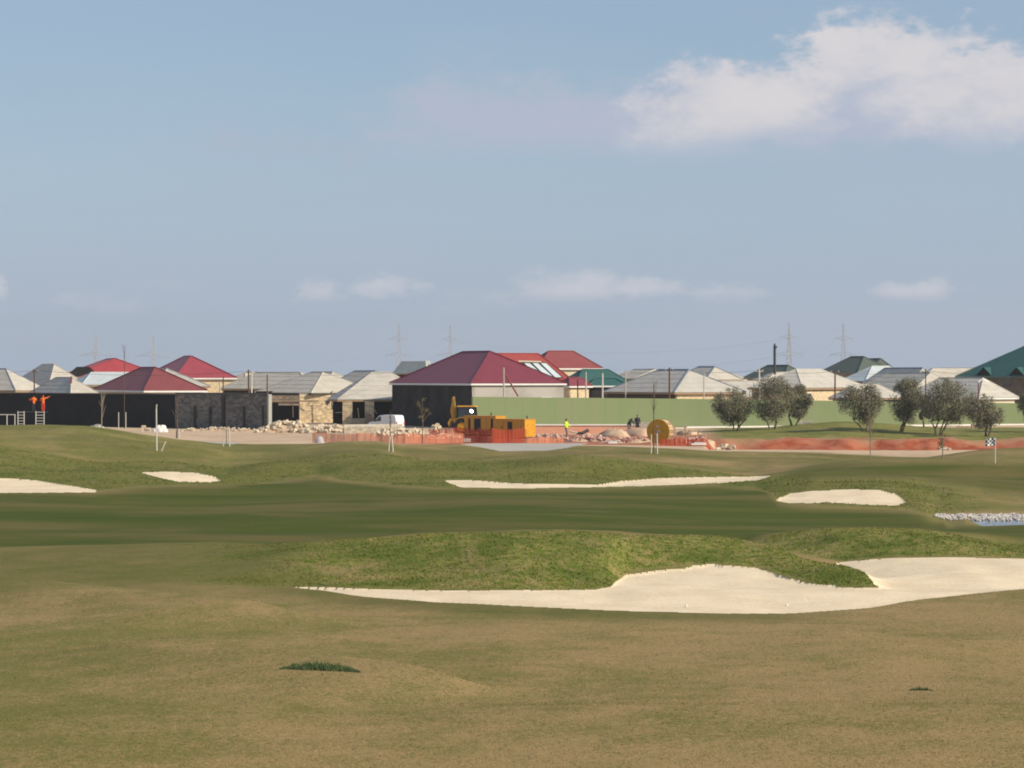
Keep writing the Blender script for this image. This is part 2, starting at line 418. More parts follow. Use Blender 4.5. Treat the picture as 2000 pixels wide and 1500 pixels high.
# ground zones, stored per vertex
wf_ = smooth(1380, 1520, CX); fair = smooth(-1.0, 3.5, YY-(dC1(cxv)[None, :]*(1-wf_)+dC2(cxv)[None, :]*wf_)+0.8*vnoise(XX, YY, 3.0, 51))
DF3 = np.minimum(np.minimum(-GROUND*FPX/(yF3(cxv)-HZ), 138), np.interp(cxv, [1770, 1850], [140, 99]))[None, :]+1.2*vnoise(XX, YY, 3.0, 52)
fair = fair*(1-smooth(-5.0, 2.5, YY-DF3))
fair = np.maximum(fair, 0.85*smooth(1.5, 5, YY-DF)*0)
gpoly = [(1500, 938), (1540, 922), (1600, 911), (1700, 905), (1880, 903), (2300, 904), (2300, 990), (1960, 962), (1880, 950), (1800, 938), (1700, 934), (1600, 936)]
green = sum(inpoly(gpoly, CX, IMY+o_) for o_ in (-7, -5, -3.5, -2, 0, 2, 3.5, 5, 7))/9.0*((YY > 118) & (YY < 170))
lush = np.maximum(smooth(-0.5, 0.8, YY-DB)*(1-smooth(-0.2, 0.8, YY-dC1(cxv)[None, :]))*smooth(250, 700, CX+160*vnoise(XX, YY, 1.5, 31)), 0)
lush = np.maximum(lush, smooth(0, 1, YY-dB2(cxv)[None, :])*(1-smooth(-0.2, 0.8, YY-dC2(cxv)[None, :]))*smooth(1440, 1520, CX))
lush3 = smooth(-1, 2, YY-DF3)*(1-smooth(-1, 6, YY-dC3(cxv)[None, :]))*smooth(1960, 1760, CX+120*vnoise(XX, YY, 2.5, 32))*0.85
hill = smooth(0, 8, YY-dC3(cxv)[None, :])*(1-smooth(0, 3, YY-dC4(cxv)[None, :]))
lush = np.maximum(lush, np.maximum(lush3, 0.45*hill*smooth(800, 500, CX)))
edge = smooth(-5.5, -1.0, YY-DF)*(YY < DF+0.2)*smooth(300, 600, CX)*smooth(1750, 1450, CX)   # greener collar below the near bunker
attr_edge = 0.55*edge*smooth(-4.5+1.5*vnoise(XX, YY, 2.0, 91), -1.5, YY-DF)
fair = np.maximum(fair, attr_edge)
fair = np.maximum(fair, 0.5*smooth(61, 68, YY-0.006*(CX-300)+2.0*vnoise(XX, YY, 4.0, 92))*(YY < dC1(cxv)[None, :]+3)*smooth(700, 480, CX))
dirt = smooth(0.5, 2.0, YY-dC4(cxv)[None, :])
mound = smooth(1345, 1420, CX)*smooth(219, 222, YY+2.5*vnoise(XX, YY, 4.0, 12))*(1-smooth(272, 276, YY))
dirt = dirt*(1-mound*smooth(0.1, 0.35, smooth(225, 230, YY)+vnoise(XX, YY, 2.0, 13)+0.35))
lush = np.maximum(lush, 0.85*mound)
red = smooth(640, 900, CX)*smooth(201, 205, YY)*(1-smooth(236, 243, YY))*0.9
red = np.maximum(red, smooth(1370, 1400, CX)*smooth(190.5, 192.5, YY)*(1-smooth(221, 225, YY)))
fair = np.maximum(fair, 0.5*lush3)
fair = np.maximum(fair, 0.38*hill*smooth(1.0, 0.2, dirt)*smooth(0.35, 0.6, 0.5+vnoise(XX, YY, 9.0, 95)+0.5*vnoise(XX, YY, 3.5, 96)))
dry = smooth(500, 1500, CX+400*vnoise(XX, YY, 5.0, 97))*smooth(64, 58, YY)
attrs = {'dry': dry, 'fair': np.maximum(fair, green*0.9), 'lush': lush, 'dirt': dirt, 'red': red, 'tint': np.zeros_like(Z)}

idx = np.arange(NR*NC).reshape(NR, NC)
quads = np.stack([idx[:-1, :-1], idx[:-1, 1:], idx[1:, 1:], idx[1:, :-1]], -1).reshape(-1, 4)
fs = np.stack([S[:-1, :-1], S[:-1, 1:], S[1:, 1:], S[1:, :-1]], -1).reshape(-1, 4)
fz = fs.max(1) * ((fs > 0).sum(1) >= 2)
VV = np.stack([XX, YY, Z], -1).reshape(-1, 3)
def grid_mesh(name, sel, m, smooth_sh=True):
    q = quads[sel]; u, inv = np.unique(q, return_inverse=True)
    me = bpy.data.meshes.new(name)
    me.vertices.add(len(u)); me.vertices.foreach_set('co', VV[u].astype(np.float32).ravel())
    nq = len(q)
    me.loops.add(nq*4); me.loops.foreach_set('vertex_index', inv.reshape(-1).astype(np.int32))
    me.polygons.add(nq); me.polygons.foreach_set('loop_start', np.arange(0, nq*4, 4, dtype=np.int32))
    me.polygons.foreach_set('loop_total', np.full(nq, 4, np.int32))
    me.polygons.foreach_set('use_smooth', np.ones(nq, bool))
    me.update(calc_edges=True)
    for k, a in attrs.items():
        at = me.attributes.new(k, 'FLOAT', 'POINT'); at.data.foreach_set('value', a.reshape(-1)[u].astype(np.float32))
    me.materials.append(m)
    o = bpy.data.objects.new(name, me); COL.objects.link(o)
    return o

# ground material: dry rough, mown fairway, long grass on the banks, bare earth, red earth
def ground_material():
    m = bpy.data.materials.new('ground_cover'); m.use_nodes = True
    b = NB(m.node_tree); bs = m.node_tree.nodes['Principled BSDF']
    p = b.pos()
    n_big = b.noise(p, 0.16, 4, 0.6); n_mid = b.noise(p, 0.9, 4, 0.6); n_sm = b.noise(p, 5.0, 4, 0.65); n_fine = b.noise(p, 38.0, 3, 0.7)
    pt = b.math('ADD', b.math('MULTIPLY', n_big, 0.5), b.math('ADD', b.math('MULTIPLY', n_mid, 0.3), b.math('MULTIPLY', n_sm, 0.2)))
    n_gr = b.noise(p, 15.0, 3, 0.7)
    rough = b.mix(b.ramp(b.math('ADD', pt, b.math('SUBTRACT', b.math('MULTIPLY', b.math('SUBTRACT', n_gr, 0.5), 0.55), b.math('MULTIPLY', b.attr('dry'), 0.08))), 0.355, 0.605), (0.318, 0.220, 0.102), (0.158, 0.146, 0.042))
    rough = b.mix(b.ramp(b.noise(p, 0.42, 5, 0.62), 0.64, 0.80), rough, (0.112, 0.120, 0.036))
    band = b.noise(b.vmath('MULTIPLY', p, (0.025, 0.22, 1.0)), 1.0, 4, 0.6)
    fairc = b.mix(b.ramp(band, 0.36, 0.62), (0.054, 0.076, 0.008), (0.090, 0.096, 0.016))
    fairc = b.mix(b.ramp(b.noise(b.vmath('MULTIPLY', p, (0.09, 0.16, 1.0)), 1.0, 5, 0.65), 0.44, 0.68, 0, 0.8), fairc, (0.135, 0.108, 0.036))
    streak = b.noise(b.vmath('MULTIPLY', p, (3.2, 3.2, 1.4)), 1.0, 5, 0.7)
    lushc = b.mix(b.ramp(streak, 0.40, 0.60), (0.128, 0.160, 0.024), (0.27, 0.225, 0.078))
    lushc = b.mix(b.ramp(b.noise(p, 0.33, 5, 0.62), 0.40, 0.66, 0, 0.85), lushc, (0.090, 0.122, 0.018))
    lushc = b.mix(b.ramp(b.noise(b.vmath('MULTIPLY', p, (0.5, 0.25, 1.0)), 1.0, 4, 0.6), 0.52, 0.72, 0, 0.7), lushc, (0.30, 0.225, 0.105))
    lushc = b.mix(b.ramp(b.noise(p, 2.1, 4, 0.7), 0.685, 0.75, 0, 0.7), lushc, (0.34, 0.29, 0.18))
    earth = b.mix(b.ramp(pt, 0.40, 0.62), (0.60, 0.44, 0.30), (0.46, 0.33, 0.22))
    redc = b.mix(b.ramp(b.noise(p, 0.8, 5, 0.65), 0.36, 0.62), (0.32, 0.072, 0.032), (0.40, 0.145, 0.08))
    c = b.mix(b.attr('lush'), rough, lushc)
    c = b.mix(b.attr('fair'), c, fairc)
    c = b.mix(b.attr('dirt'), c, earth)
    c = b.mix(b.math('MULTIPLY', b.attr('red'), b.attr('dirt')), c, redc)
    fine = b.ramp(n_fine, 0.25, 0.75, 0.72, 1.28)
    fine = b.math('MULTIPLY', fine, b.math('ADD', 1.0, b.attr('tint')))
    c = b.mix(1.0, c, b.comb(fine, fine, fine), 'MULTIPLY')
    b.put(bs.inputs['Base Color'], c)
    bs.inputs['Roughness'].default_value = 0.95; bs.inputs['Specular IOR Level'].default_value = 0.1
    bn = m.node_tree.nodes.new('ShaderNodeBump'); bn.inputs['Strength'].default_value = 0.5; bn.inputs['Distance'].default_value = 0.06
    hgt = b.math('ADD', b.math('MULTIPLY', n_sm, 1.0), b.math('MULTIPLY', n_fine, 0.35))
    b.put(bn.inputs['Height'], hgt); b.l.new(bn.outputs[0], bs.inputs['Normal'])
    return m
GMAT = ground_material()
SAND = mat('bunker_sand', (0.78, 0.64, 0.455), 0.95, 0.06, 0.8, 0.35, 9.0, spec=0.05, fine=0.05, col2=(0.70, 0.565, 0.39))
ASPH = mat('pale_asphalt', (0.44, 0.40, 0.35), 0.9, 0.1, 1.5, 0.1, 30)
ground = tag(grid_mesh('ground', fz == 0, GMAT), 'rolling golf course grass with bare building ground beyond', kind='structure')
for k, lab in ((1, 'broad cream sand bunker in the foreground'), (2, 'cream sand bunker at the left edge'), (3, 'small cream sand bunker under the left mound'),
               (4, 'long thin cream sand bunker behind the fairway'), (5, 'oval cream sand bunker on the right mound')):
    tag(grid_mesh('sand_bunker', fz == k, SAND), lab, kind='structure')
tag(grid_mesh('path', fz == 6, ASPH), 'pale grey paved path at the edge of the course', kind='structure')

def gz(X, Y):
    """ground height under a point"""
    x = X/Y*FPX+1000
    i = np.clip(np.searchsorted(rows, Y)-1, 0, NR-2); j = np.clip(np.searchsorted(colsx, x)-1, 0, NC-2)
    a = (Y-rows[i])/(rows[i+1]-rows[i]); c_ = (x-colsx[j])/(colsx[j+1]-colsx[j])
    return float((Z[i, j]*(1-c_)+Z[i, j+1]*c_)*(1-a)+(Z[i+1, j]*(1-c_)+Z[i+1, j+1]*c_)*a)
def ground_at(x, y):
    """the first point of the ground seen at photo position (x, y)"""
    j = int(np.clip(np.searchsorted(colsx, x), 1, NC-1))
    iy = HZ-Z[:, j]/rows*FPX
    run = np.where(iy <= y)[0]
    run = run[rows[run] > 30]
    i = run[0] if len(run) else NR-60
    d = rows[i]
    if i > 0 and iy[i-1] > y: d = rows[i-1]+(rows[i]-rows[i-1])*(iy[i-1]-y)/(iy[i-1]-iy[i]+1e-9)
    X = (x-1000)/FPX*d
    return Vector((X, d, gz(X, d)))
def stand(x, d):
    X = (x-1000)/FPX*d
    return Vector((X, d, gz(X, d)))

# ------------------------------------------------------------------ grass blades on the near rough and banks
def grass(name, label, N, d0, d1, hscale, want):
    u = nrng.random(N*2)
    dd = 1/(1/d0+(1/d1-1/d0)*u)                   # even over the ground as it recedes
    xx = nrng.uniform(-60, 2060, N*2)
    i = np.clip(np.searchsorted(rows, dd)-1, 0, NR-2); j = np.clip(np.searchsorted(colsx, xx)-1, 0, NC-2)
    keep = want(i, j)
    dd, xx, i, j = dd[keep][:N], xx[keep][:N], i[keep][:N], j[keep][:N]
    n = len(dd)
    a = (dd-rows[i])/(rows[i+1]-rows[i]); c_ = (xx-colsx[j])/(colsx[j+1]-colsx[j])
    lerp = lambda A: (A[i, j]*(1-c_)+A[i, j+1]*c_)*(1-a)+(A[i+1, j]*(1-c_)+A[i+1, j+1]*c_)*a
    z = lerp(Z); X = (xx-1000)/FPX*dd
    B = 3
    V = np.zeros((n, B, 3, 3), np.float32)
    hg = hscale*(0.5+0.8*nrng.random((n, 1)))*(0.35+0.9*lerp(attrs['lush']))[:, None]*(1+0.6*(nrng.random((n, 1)) > 0.9))
    for k in range(B):
        an = nrng.random(n)*2*math.pi; h = hg[:, 0]*(0.7+0.6*nrng.random(n)); wd = 0.010+0.00012*dd
        ox, oy = (nrng.random((2, n))-0.5)*0.07
        le = nrng.random((2, n))-0.5
        bx, by = X+ox, dd+oy
        V[:, k, 0] = np.stack([bx-np.cos(an)*wd, by-np.sin(an)*wd, z-0.01], -1)
        V[:, k, 1] = np.stack([bx+np.cos(an)*wd, by+np.sin(an)*wd, z-0.01], -1)
        V[:, k, 2] = np.stack([bx+le[0]*h*1.3-0.25*h, by+le[1]*h*1.3, z+h], -1)
    nv = n*B*3
    me = bpy.data.meshes.new(name)
    me.vertices.add(nv); me.vertices.foreach_set('co', V.ravel())
    me.loops.add(nv); me.loops.foreach_set('vertex_index', np.arange(nv, dtype=np.int32))
    me.polygons.add(n*B); me.polygons.foreach_set('loop_start', np.arange(0, nv, 3, dtype=np.int32)); me.polygons.foreach_set('loop_total', np.full(n*B, 3, np.int32))
    me.update(calc_edges=True)
    for k, A in attrs.items():
        v = lerp(A) if k != 'tint' else nrng.uniform(0.05, 0.25, n)
        at = me.attributes.new(k, 'FLOAT', 'POINT'); at.data.foreach_set('value', np.repeat(v, B*3).astype(np.float32))
    me.materials.append(GMAT)
    o = bpy.data.objects.new(name, me); COL.objects.link(o)
    return tag(o, label, 'grass', kind='stuff')
FS = S
grass('rough_grass', 'dry olive and straw coloured rough grass on the near slope', 90000, 33, 66, 0.022,
      lambda i, j: (FS[i, j] == 0) & (FS[i+1, j+1] == 0) & (FS[i+1, j] == 0) & (FS[i, j+1] == 0) & (nrng.random(len(i)) > 1.6*attrs['fair'][i, j]))

SF = sandm | (S == 6)
off_sand = lambda i, j: ~(SF[i, j] | SF[i+1, j+1] | SF[i+1, j] | SF[i, j+1])
grass('bank_grass', 'longer green and straw grass on the banks of the near bunker', 55000, 60, 92, 0.023,
      lambda i, j: off_sand(i, j) & (nrng.random(len(i)) < attrs['lush'][i, j]**1.5))
grass('far_bank_grass', 'green and straw grass on the far mounds behind the fairway', 25000, 104, 178, 0.045,
      lambda i, j: off_sand(i, j) & (nrng.random(len(i)) < attrs['lush'][i, j]**1.5))
# ------------------------------------------------------------------ materials for the built things
M = {
 'maroon': mat('maroon_roof_metal', (0.205, 0.036, 0.052), 0.5, 0.12, 0.9, spec=0.4, stretch=(1, 1, 0.3)),
 'red': mat('red_roof_metal', (0.37, 0.050, 0.060), 0.5, 0.12, 0.9, spec=0.4),
 'orange_red': mat('orange_red_roof_metal', (0.36, 0.060, 0.050), 0.5, 0.12, 0.9, spec=0.4),
 'brown_red': mat('faded_red_roof_metal', (0.25, 0.060, 0.060), 0.6, 0.12, 0.9, spec=0.3),
 'teal': mat('teal_roof_metal', (0.026, 0.098, 0.088), 0.5, 0.12, 0.9, spec=0.4),
 'dark_green': mat('dark_green_roof_metal', (0.085, 0.105, 0.085), 0.6, 0.12, 0.9, spec=0.3),
 'slate': mat('grey_fibre_cement_sheet', (0.54, 0.495, 0.425), 0.9, 0.14, 0.7, 0.15, 5.0, spec=0.15, fine=0.05, stretch=(1.0, 1.0, 2.5)),
 'slate_cool': mat('cool_grey_fibre_cement_sheet', (0.51, 0.475, 0.42), 0.9, 0.14, 0.7, 0.15, 5.0, spec=0.15, fine=0.05, stretch=(1.0, 1.0, 2.5)),
 'slate_pale': mat('pale_fibre_cement_sheet', (0.57, 0.515, 0.43), 0.9, 0.14, 0.7, 0.15, 5.0, spec=0.15, fine=0.05, stretch=(1.0, 1.0, 2.5)),
 'blue_white': mat('blue_white_roof_metal', (0.52, 0.56, 0.57), 0.5, 0.1, 0.8, spec=0.4),
 'pale_green': mat('pale_green_roof_metal', (0.50, 0.54, 0.47), 0.6, 0.1, 0.8, spec=0.3),
 'cap': mat('blue_grey_ridge_metal', (0.20, 0.24, 0.29), 0.5, 0.1, 1.0, spec=0.4),
 'limestone': mat('limestone_block', (0.70, 0.56, 0.36), 0.95, 0.2, 3.0, 0.2, 18, spec=0.1, col2=(0.50, 0.39, 0.26), island=0.28),
 'mortar': mat('mortar', (0.40, 0.34, 0.26), 0.95, 0.1, 3.0, spec=0.1),
 'cream': mat('cream_render', (0.66, 0.58, 0.44), 0.9, 0.12, 1.0, spec=0.15),
 'grey_render': mat('grey_cement_render', (0.45, 0.42, 0.38), 0.95, 0.3, 0.35, 0.1, 6, spec=0.1, col2=(0.34, 0.32, 0.29)),
 'grey_block': mat('grey_concrete_block', (0.20, 0.185, 0.165), 0.95, 0.3, 1.0, 0.2, 12, spec=0.1, col2=(0.145, 0.135, 0.12), island=0.35),
 'tar': mat('black_bitumen_coating', (0.016, 0.016, 0.016), 0.9, 0.3, 0.6, spec=0.1, col2=(0.022, 0.021, 0.02)),
 'dark_wall': mat('darkened_wall', (0.030, 0.027, 0.025), 0.9, 0.3, 0.5, spec=0.08, col2=(0.052, 0.048, 0.045)),  # near black; paints the shade on the maroon house's left wall
 'dark_brown': mat('dark_brown_wall', (0.085, 0.062, 0.048), 0.9, 0.2, 1.0, spec=0.1),
 'stone_brown': mat('brown_grey_stone', (0.17, 0.145, 0.115), 0.95, 0.3, 1.6, 0.2, 10, spec=0.1, col2=(0.12, 0.10, 0.085)),
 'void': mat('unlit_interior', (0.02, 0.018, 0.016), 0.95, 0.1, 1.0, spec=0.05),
 'white': mat('white_paint', (0.78, 0.76, 0.72), 0.6, 0.06, 1.0, spec=0.3),
 'fence_green': mat('green_fence_paint', (0.190, 0.245, 0.115), 0.8, 0.10, 0.5, stretch=(1.3, 1.3, 0.12), spec=0.15, col2=(0.210, 0.245, 0.130)),
 'brick': mat('pink_red_brick', (0.66, 0.29, 0.19), 0.95, 0.3, 0.9, 0.2, 8, spec=0.1, col2=(0.60, 0.36, 0.26), stretch=(1, 1, 4)),
 'wood': mat('weathered_timber', (0.36, 0.25, 0.16), 0.9, 0.2, 4.0, spec=0.1),
 'pole_wood': mat('tarred_timber_pole', (0.145, 0.085, 0.06), 0.9, 0.2, 3.0, spec=0.1),
 'raw_wood': mat('fresh_sawn_timber', (0.58, 0.42, 0.27), 0.9, 0.15, 4.0, spec=0.1),
 'concrete': mat('pale_concrete', (0.54, 0.495, 0.425), 0.9, 0.15, 1.5, spec=0.15),
 'pale_post': mat('pale_post', (0.66, 0.62, 0.54), 0.8, 0.1, 2.0, spec=0.2),
 'iron': mat('dark_iron', (0.05, 0.048, 0.048), 0.6, 0.1, 3.0, spec=0.4),
 'steel': mat('galvanised_steel', (0.42, 0.42, 0.41), 0.5, 0.1, 1.0, metal=0.3),
 'pale_steel': mat('pale_steel', (0.55, 0.54, 0.50), 0.6, 0.1, 1.0, spec=0.4),
 'yellow': mat('machine_yellow', (0.64, 0.31, 0.016), 0.5, 0.12, 2.0, spec=0.4),
 'drum_yellow': mat('ochre_yellow_paint', (0.60, 0.34, 0.012), 0.6, 0.2, 1.5, spec=0.35),
 'rubber': mat('black_rubber', (0.025, 0.025, 0.025), 0.9, 0.1, 4.0, spec=0.2),
 'glass': mat('dark_window_glass', (0.03, 0.045, 0.06), 0.08, 0.05, 1.0, spec=0.6),
 'net': mat('shaded_orange_safety_mesh', (0.42, 0.065, 0.03), 0.8, 0.15, 1.2, spec=0.2),  # mesh as seen in shade, the shade put into a darker red
 'net_sunlit': mat('sunlit_orange_safety_mesh', (0.66, 0.24, 0.14), 0.8, 0.15, 1.2, spec=0.2),  # same mesh as seen in sun, the light put into a paler colour
 'rubble': mat('broken_limestone', (0.66, 0.56, 0.42), 0.95, 0.3, 2.0, 0.2, 10, spec=0.1, col2=(0.56, 0.45, 0.32)),
 'pink_rubble': mat('pink_dusty_rubble', (0.62, 0.42, 0.35), 0.95, 0.3, 2.0, 0.2, 10, spec=0.1, col2=(0.45, 0.22, 0.16)),
 'spoil': mat('sandy_spoil', (0.58, 0.43, 0.30), 0.95, 0.3, 1.2, 0.4, 5, spec=0.05, col2=(0.46, 0.31, 0.21)),
 'rock': mat('pale_pond_rock', (0.62, 0.56, 0.50), 0.95, 0.3, 1.8, 0.2, 10, spec=0.1, col2=(0.42, 0.38, 0.35)),
 'bark': mat('olive_bark', (0.17, 0.135, 0.095), 0.95, 0.25, 6.0, spec=0.1),
 'pale_bark': mat('pale_olive_bark', (0.30, 0.25, 0.18), 0.95, 0.25, 6.0, spec=0.1),
 'twig': mat('bare_twig', (0.16, 0.115, 0.085), 0.95, 0.2, 6.0, spec=0.1),
 'skin': mat('skin', (0.42, 0.25, 0.17), 0.6, 0.05, 5.0),
 'hivis_orange': mat('hi_vis_orange_cloth', (0.85, 0.17, 0.02), 0.8, 0.1, 6.0),
 'hivis_red': mat('red_orange_cloth', (0.66, 0.06, 0.03), 0.8, 0.1, 6.0),
 'hivis_yellow': mat('hi_vis_yellow_cloth', (0.66, 0.86, 0.05), 0.8, 0.1, 6.0),
 'navy': mat('dark_work_cloth', (0.03, 0.035, 0.05), 0.9, 0.1, 6.0),
 'grey_cloth': mat('grey_work_cloth', (0.20, 0.17, 0.16), 0.9, 0.1, 6.0),
 'hair': mat('dark_hair', (0.02, 0.016, 0.013), 0.9, 0.05, 6.0),
 'van_white': mat('white_vehicle_paint', (0.72, 0.73, 0.74), 0.3, 0.04, 1.0, spec=0.5),
 'black': mat('black_paint', (0.012, 0.012, 0.012), 0.7, 0.05, 1.0),
 'red_lens': mat('red_lamp_lens', (0.45, 0.02, 0.02), 0.3, 0.05, 1.0),
}
def leaf_mat(name, c1, c2):
    m = bpy.data.materials.new(name); m.use_nodes = True
    b = NB(m.node_tree); bs = m.node_tree.nodes['Principled BSDF']
    ob = m.node_tree.nodes.new('ShaderNodeNewGeometry')
    f = b.math('ADD', b.math('MULTIPLY', ob.outputs['Random Per Island'], 0.6), b.math('MULTIPLY', b.noise(b.pos(), 1.6, 3), 0.5))
    b.put(bs.inputs['Base Color'], b.mix(f, c1, c2)); bs.inputs['Roughness'].default_value = 0.75; bs.inputs['Specular IOR Level'].default_value = 0.25
    return m
M['olive'] = leaf_mat('olive_leaves', (0.105, 0.103, 0.058), (0.30, 0.275, 0.18))
M['young_leaf'] = leaf_mat('dry_young_leaves', (0.11, 0.085, 0.04), (0.24, 0.19, 0.09))
M['tuft'] = leaf_mat('dark_green_tuft', (0.05, 0.085, 0.03), (0.095, 0.14, 0.05))
m_ = bpy.data.materials.new('pond_surface'); m_.use_nodes = True
bs_ = m_.node_tree.nodes['Principled BSDF']; bs_.inputs['Base Color'].default_value = (0.03, 0.06, 0.09, 1); bs_.inputs['Roughness'].default_value = 0.12
nb_ = NB(m_.node_tree); bn_ = m_.node_tree.nodes.new('ShaderNodeBump'); bn_.inputs['Strength'].default_value = 0.15; nb_.put(bn_.inputs['Height'], nb_.noise(nb_.pos(), 4.0, 3)); m_.node_tree.links.new(bn_.outputs[0], bs_.inputs['Normal'])
M['water'] = m_

# ------------------------------------------------------------------ pond and its rock edge
pw = MB(); zp = -5.80
pw.add([((1900-1000)/FPX*97, 97, zp), (26, 97, zp), (26, 106, zp), ((1900-1000)/FPX*106, 106, zp)], [(0, 1, 2, 3)])
tag(pw.build('pond', M['water']), 'blue strip of pond water at the right edge', kind='structure')
def rock_shape(seed, r):
    q = random.Random(seed); bm = bmesh.new(); bmesh.ops.create_icosphere(bm, subdivisions=1, radius=r)
    for v in bm.verts: v.co *= q.uniform(0.7, 1.2); v.co.z *= 0.75
    vs = [v.co.copy() for v in bm.verts]; fs = [tuple(v.index for v in f.verts) for f in bm.faces]; bm.free()
    return vs, fs
shapes = [rock_shape(k, 1.0) for k in range(8)]
rk = MB()
for k in range(1100):
    x = rnd.uniform(1826, 2080); d = rnd.uniform(102.6 if rnd.random() < .5 else 104.0, 106.6)
    if x < 1850 and d < 105-(x-1826)*0.08: continue
    r = rnd.uniform(0.035, 0.085); X = (x-1000)/FPX*d; z = max(gz(X, d), zp)+r*0.35
    vs, fs = rnd.choice(shapes); a = rnd.random()*6.28
    R = Matrix.Rotation(a, 3, 'Z')
    rk.add([R @ v*r+Vector((X, d, z)) for v in vs], fs)
tag(rk.build('pond_edge_rocks', M['rock'], fix=False), 'band of pale grey rocks edging the pond', 'rocks', kind='stuff')

# ------------------------------------------------------------------ houses
PLACED = []
def corners(c, t, A, B):
    l, r = Vector((-math.cos(t), math.sin(t))), Vector((math.sin(t), math.cos(t)))
    c = Vector((c.x, c.y)); return [c, c+l*A, c+l*A+r*B, c+r*B]
def overlap(p, q):
    for poly in (p, q):
        for i in range(4):
            e = poly[(i+1) % 4]-poly[i]; n = Vector((-e.y, e.x))
            a = [n.dot(v) for v in p]; b = [n.dot(v) for v in q]
            if max(a) < min(b) or max(b) < min(a): return False
    return True
HOUSES = {}
def slab(mb, q, n, th):
    """thin slab on the four corners q (outer face), thickness th inwards along -n"""
    mb.prism([v for v in q], -n*th)
def house(key, label, xL, xC, xR, yE, rx0, rx1, yR, d, roof, wall, mode='L', t=None, courses=0, fascia=None, over=0.35, capm=None, cap_r=0.07, base=GROUND, group=None, walls=True, skipsat=False, wallL=None):
    pL, pR, r = xC-xL, xR-xC, rx1-rx0
    if t is None:
        t = math.atan2(pR, max(pL-r, 3)) if mode == 'L' else math.atan2(max(pR-r, 3), pL)
    t = min(max(t, math.radians(24)), math.radians(76))
    for _ in range(200):
        k = d/FPX; C = P(xC, yE, d); uL, uR = (xL-1000)/FPX, (xR-1000)/FPX
        A = (C.x-uL*d)/(math.cos(t)+uL*math.sin(t)); B = (uR*d-C.x)/(math.sin(t)-uR*math.cos(t))
        foot = corners(C, t, A, B)
        if skipsat or not any(overlap(foot, q) for q in PLACED): break
        d += 1.0
    PLACED.append(foot)
    l3, r3, up = Vector((-math.cos(t), math.sin(t), 0)), Vector((math.sin(t), math.cos(t), 0)), Vector((0, 0, 1))
    ze, zr = C.z, -(yR-HZ)/FPX*(C.y+0.5*A*math.sin(t)+0.5*B*math.cos(t))
    W = lambda a, b, z: Vector((C.x, C.y, 0))+l3*a+r3*b+up*z
    h = min(A, B)/2
    rl = r*k/math.cos(t) if A >= B else r*k/math.sin(t)      # ridge length
    if A >= B:
        m0 = (A-min(rl, A*0.8))/2; R0, R1 = W(m0, B/2, zr), W(A-m0, B/2, zr)
        slopes = {'left': (W(0, 0, ze), W(A, 0, ze), R1, R0), 'right': (W(0, 0, ze), W(0, B, ze), R0, R0),
                  'back': (W(0, B, ze), W(A, B, ze), R1, R0), 'end': (W(A, 0, ze), W(A, B, ze), R1, R1)}
    else:
        m0 = (B-min(rl, B*0.8))/2; R0, R1 = W(A/2, m0, zr), W(A/2, B-m0, zr)
        slopes = {'left': (W(0, 0, ze), W(A, 0, ze), R0, R0), 'right': (W(0, 0, ze), W(0, B, ze), R1, R0),
                  'back': (W(0, B, ze), W(A, B, ze), R1, R1), 'end': (W(A, 0, ze), W(A, B, ze), R1, R0)}
    root = empty('house', (C.x, C.y, base), label, 'house', group)
    rm = MB()
    for s, (a, b_, c_, d_) in slopes.items():
        rm.add([a, b_, c_, d_] if (c_-d_).length > 1e-4 else [a, b_, c_], [(0, 1, 2, 3)] if (c_-d_).length > 1e-4 else [(0, 1, 2)])
    rm.add([W(0, 0, ze-0.002), W(A, 0, ze-0.002), W(A, B, ze-0.002), W(0, B, ze-0.002)], [(0, 1, 2, 3)])
    ro = rm.build('roof', M[roof], root, world=True)
    for s in (('left', 'right') if courses else ()):
        a, b_, c_, d_ = slopes[s]
        n = (b_-a).cross(d_-a).normalized()
        if n.z < 0: n = -n
        for i in range(courses):
            u0, u1 = i/courses, (i+1)/courses+0.02
            u1 = min(u1, 1.0)
            q = [a.lerp(d_, u0)+n*0.055, b_.lerp(c_, u0)+n*0.055, b_.lerp(c_, u1)+n*0.03, a.lerp(d_, u1)+n*0.03]
            ed = (b_-a).normalized()
            jit = rnd.uniform(-0.03, 0.03)
            q[0] += ed*(-0.06+jit); q[1] += ed*(0.06+jit)
            mb = MB()
            if (q[2]-q[3]).length < 0.02: q = q[:3]
            mb.prism(q, -n*0.03)
            mb.build('roof_sheet_row', M[roof], ro, world=True)
    cm = M[capm] if capm else M[roof]
    cb = MB(); cb.tube(R0+up*0.05, R1+up*0.05, cap_r, n=6)
    cb.build('ridge_cap', cm, ro, world=True)
    for p in (W(0, 0, ze), W(A, 0, ze), W(0, B, ze)):
        q = R0 if (p-R0).length < (p-R1).length else R1
        hb = MB(); hb.tube(p+up*0.07, q+up*0.05, cap_r*0.8, n=6); hb.build('hip_cap', cm, ro, world=True)
    fm = M[fascia] if fascia else M['wood']
    for (p, q, nn) in ((W(0, 0, ze), W(A, 0, ze), -r3), (W(0, 0, ze), W(0, B, ze), -l3)):
        f = MB(); dv = (q-p).normalized()
        f.prism([p-up*0.20+nn*0.02, q-up*0.20+nn*0.02, q-up*0.015+nn*0.02, p-up*0.015+nn*0.02], -nn*0.05)
        f.build('fascia', fm, root, world=True)
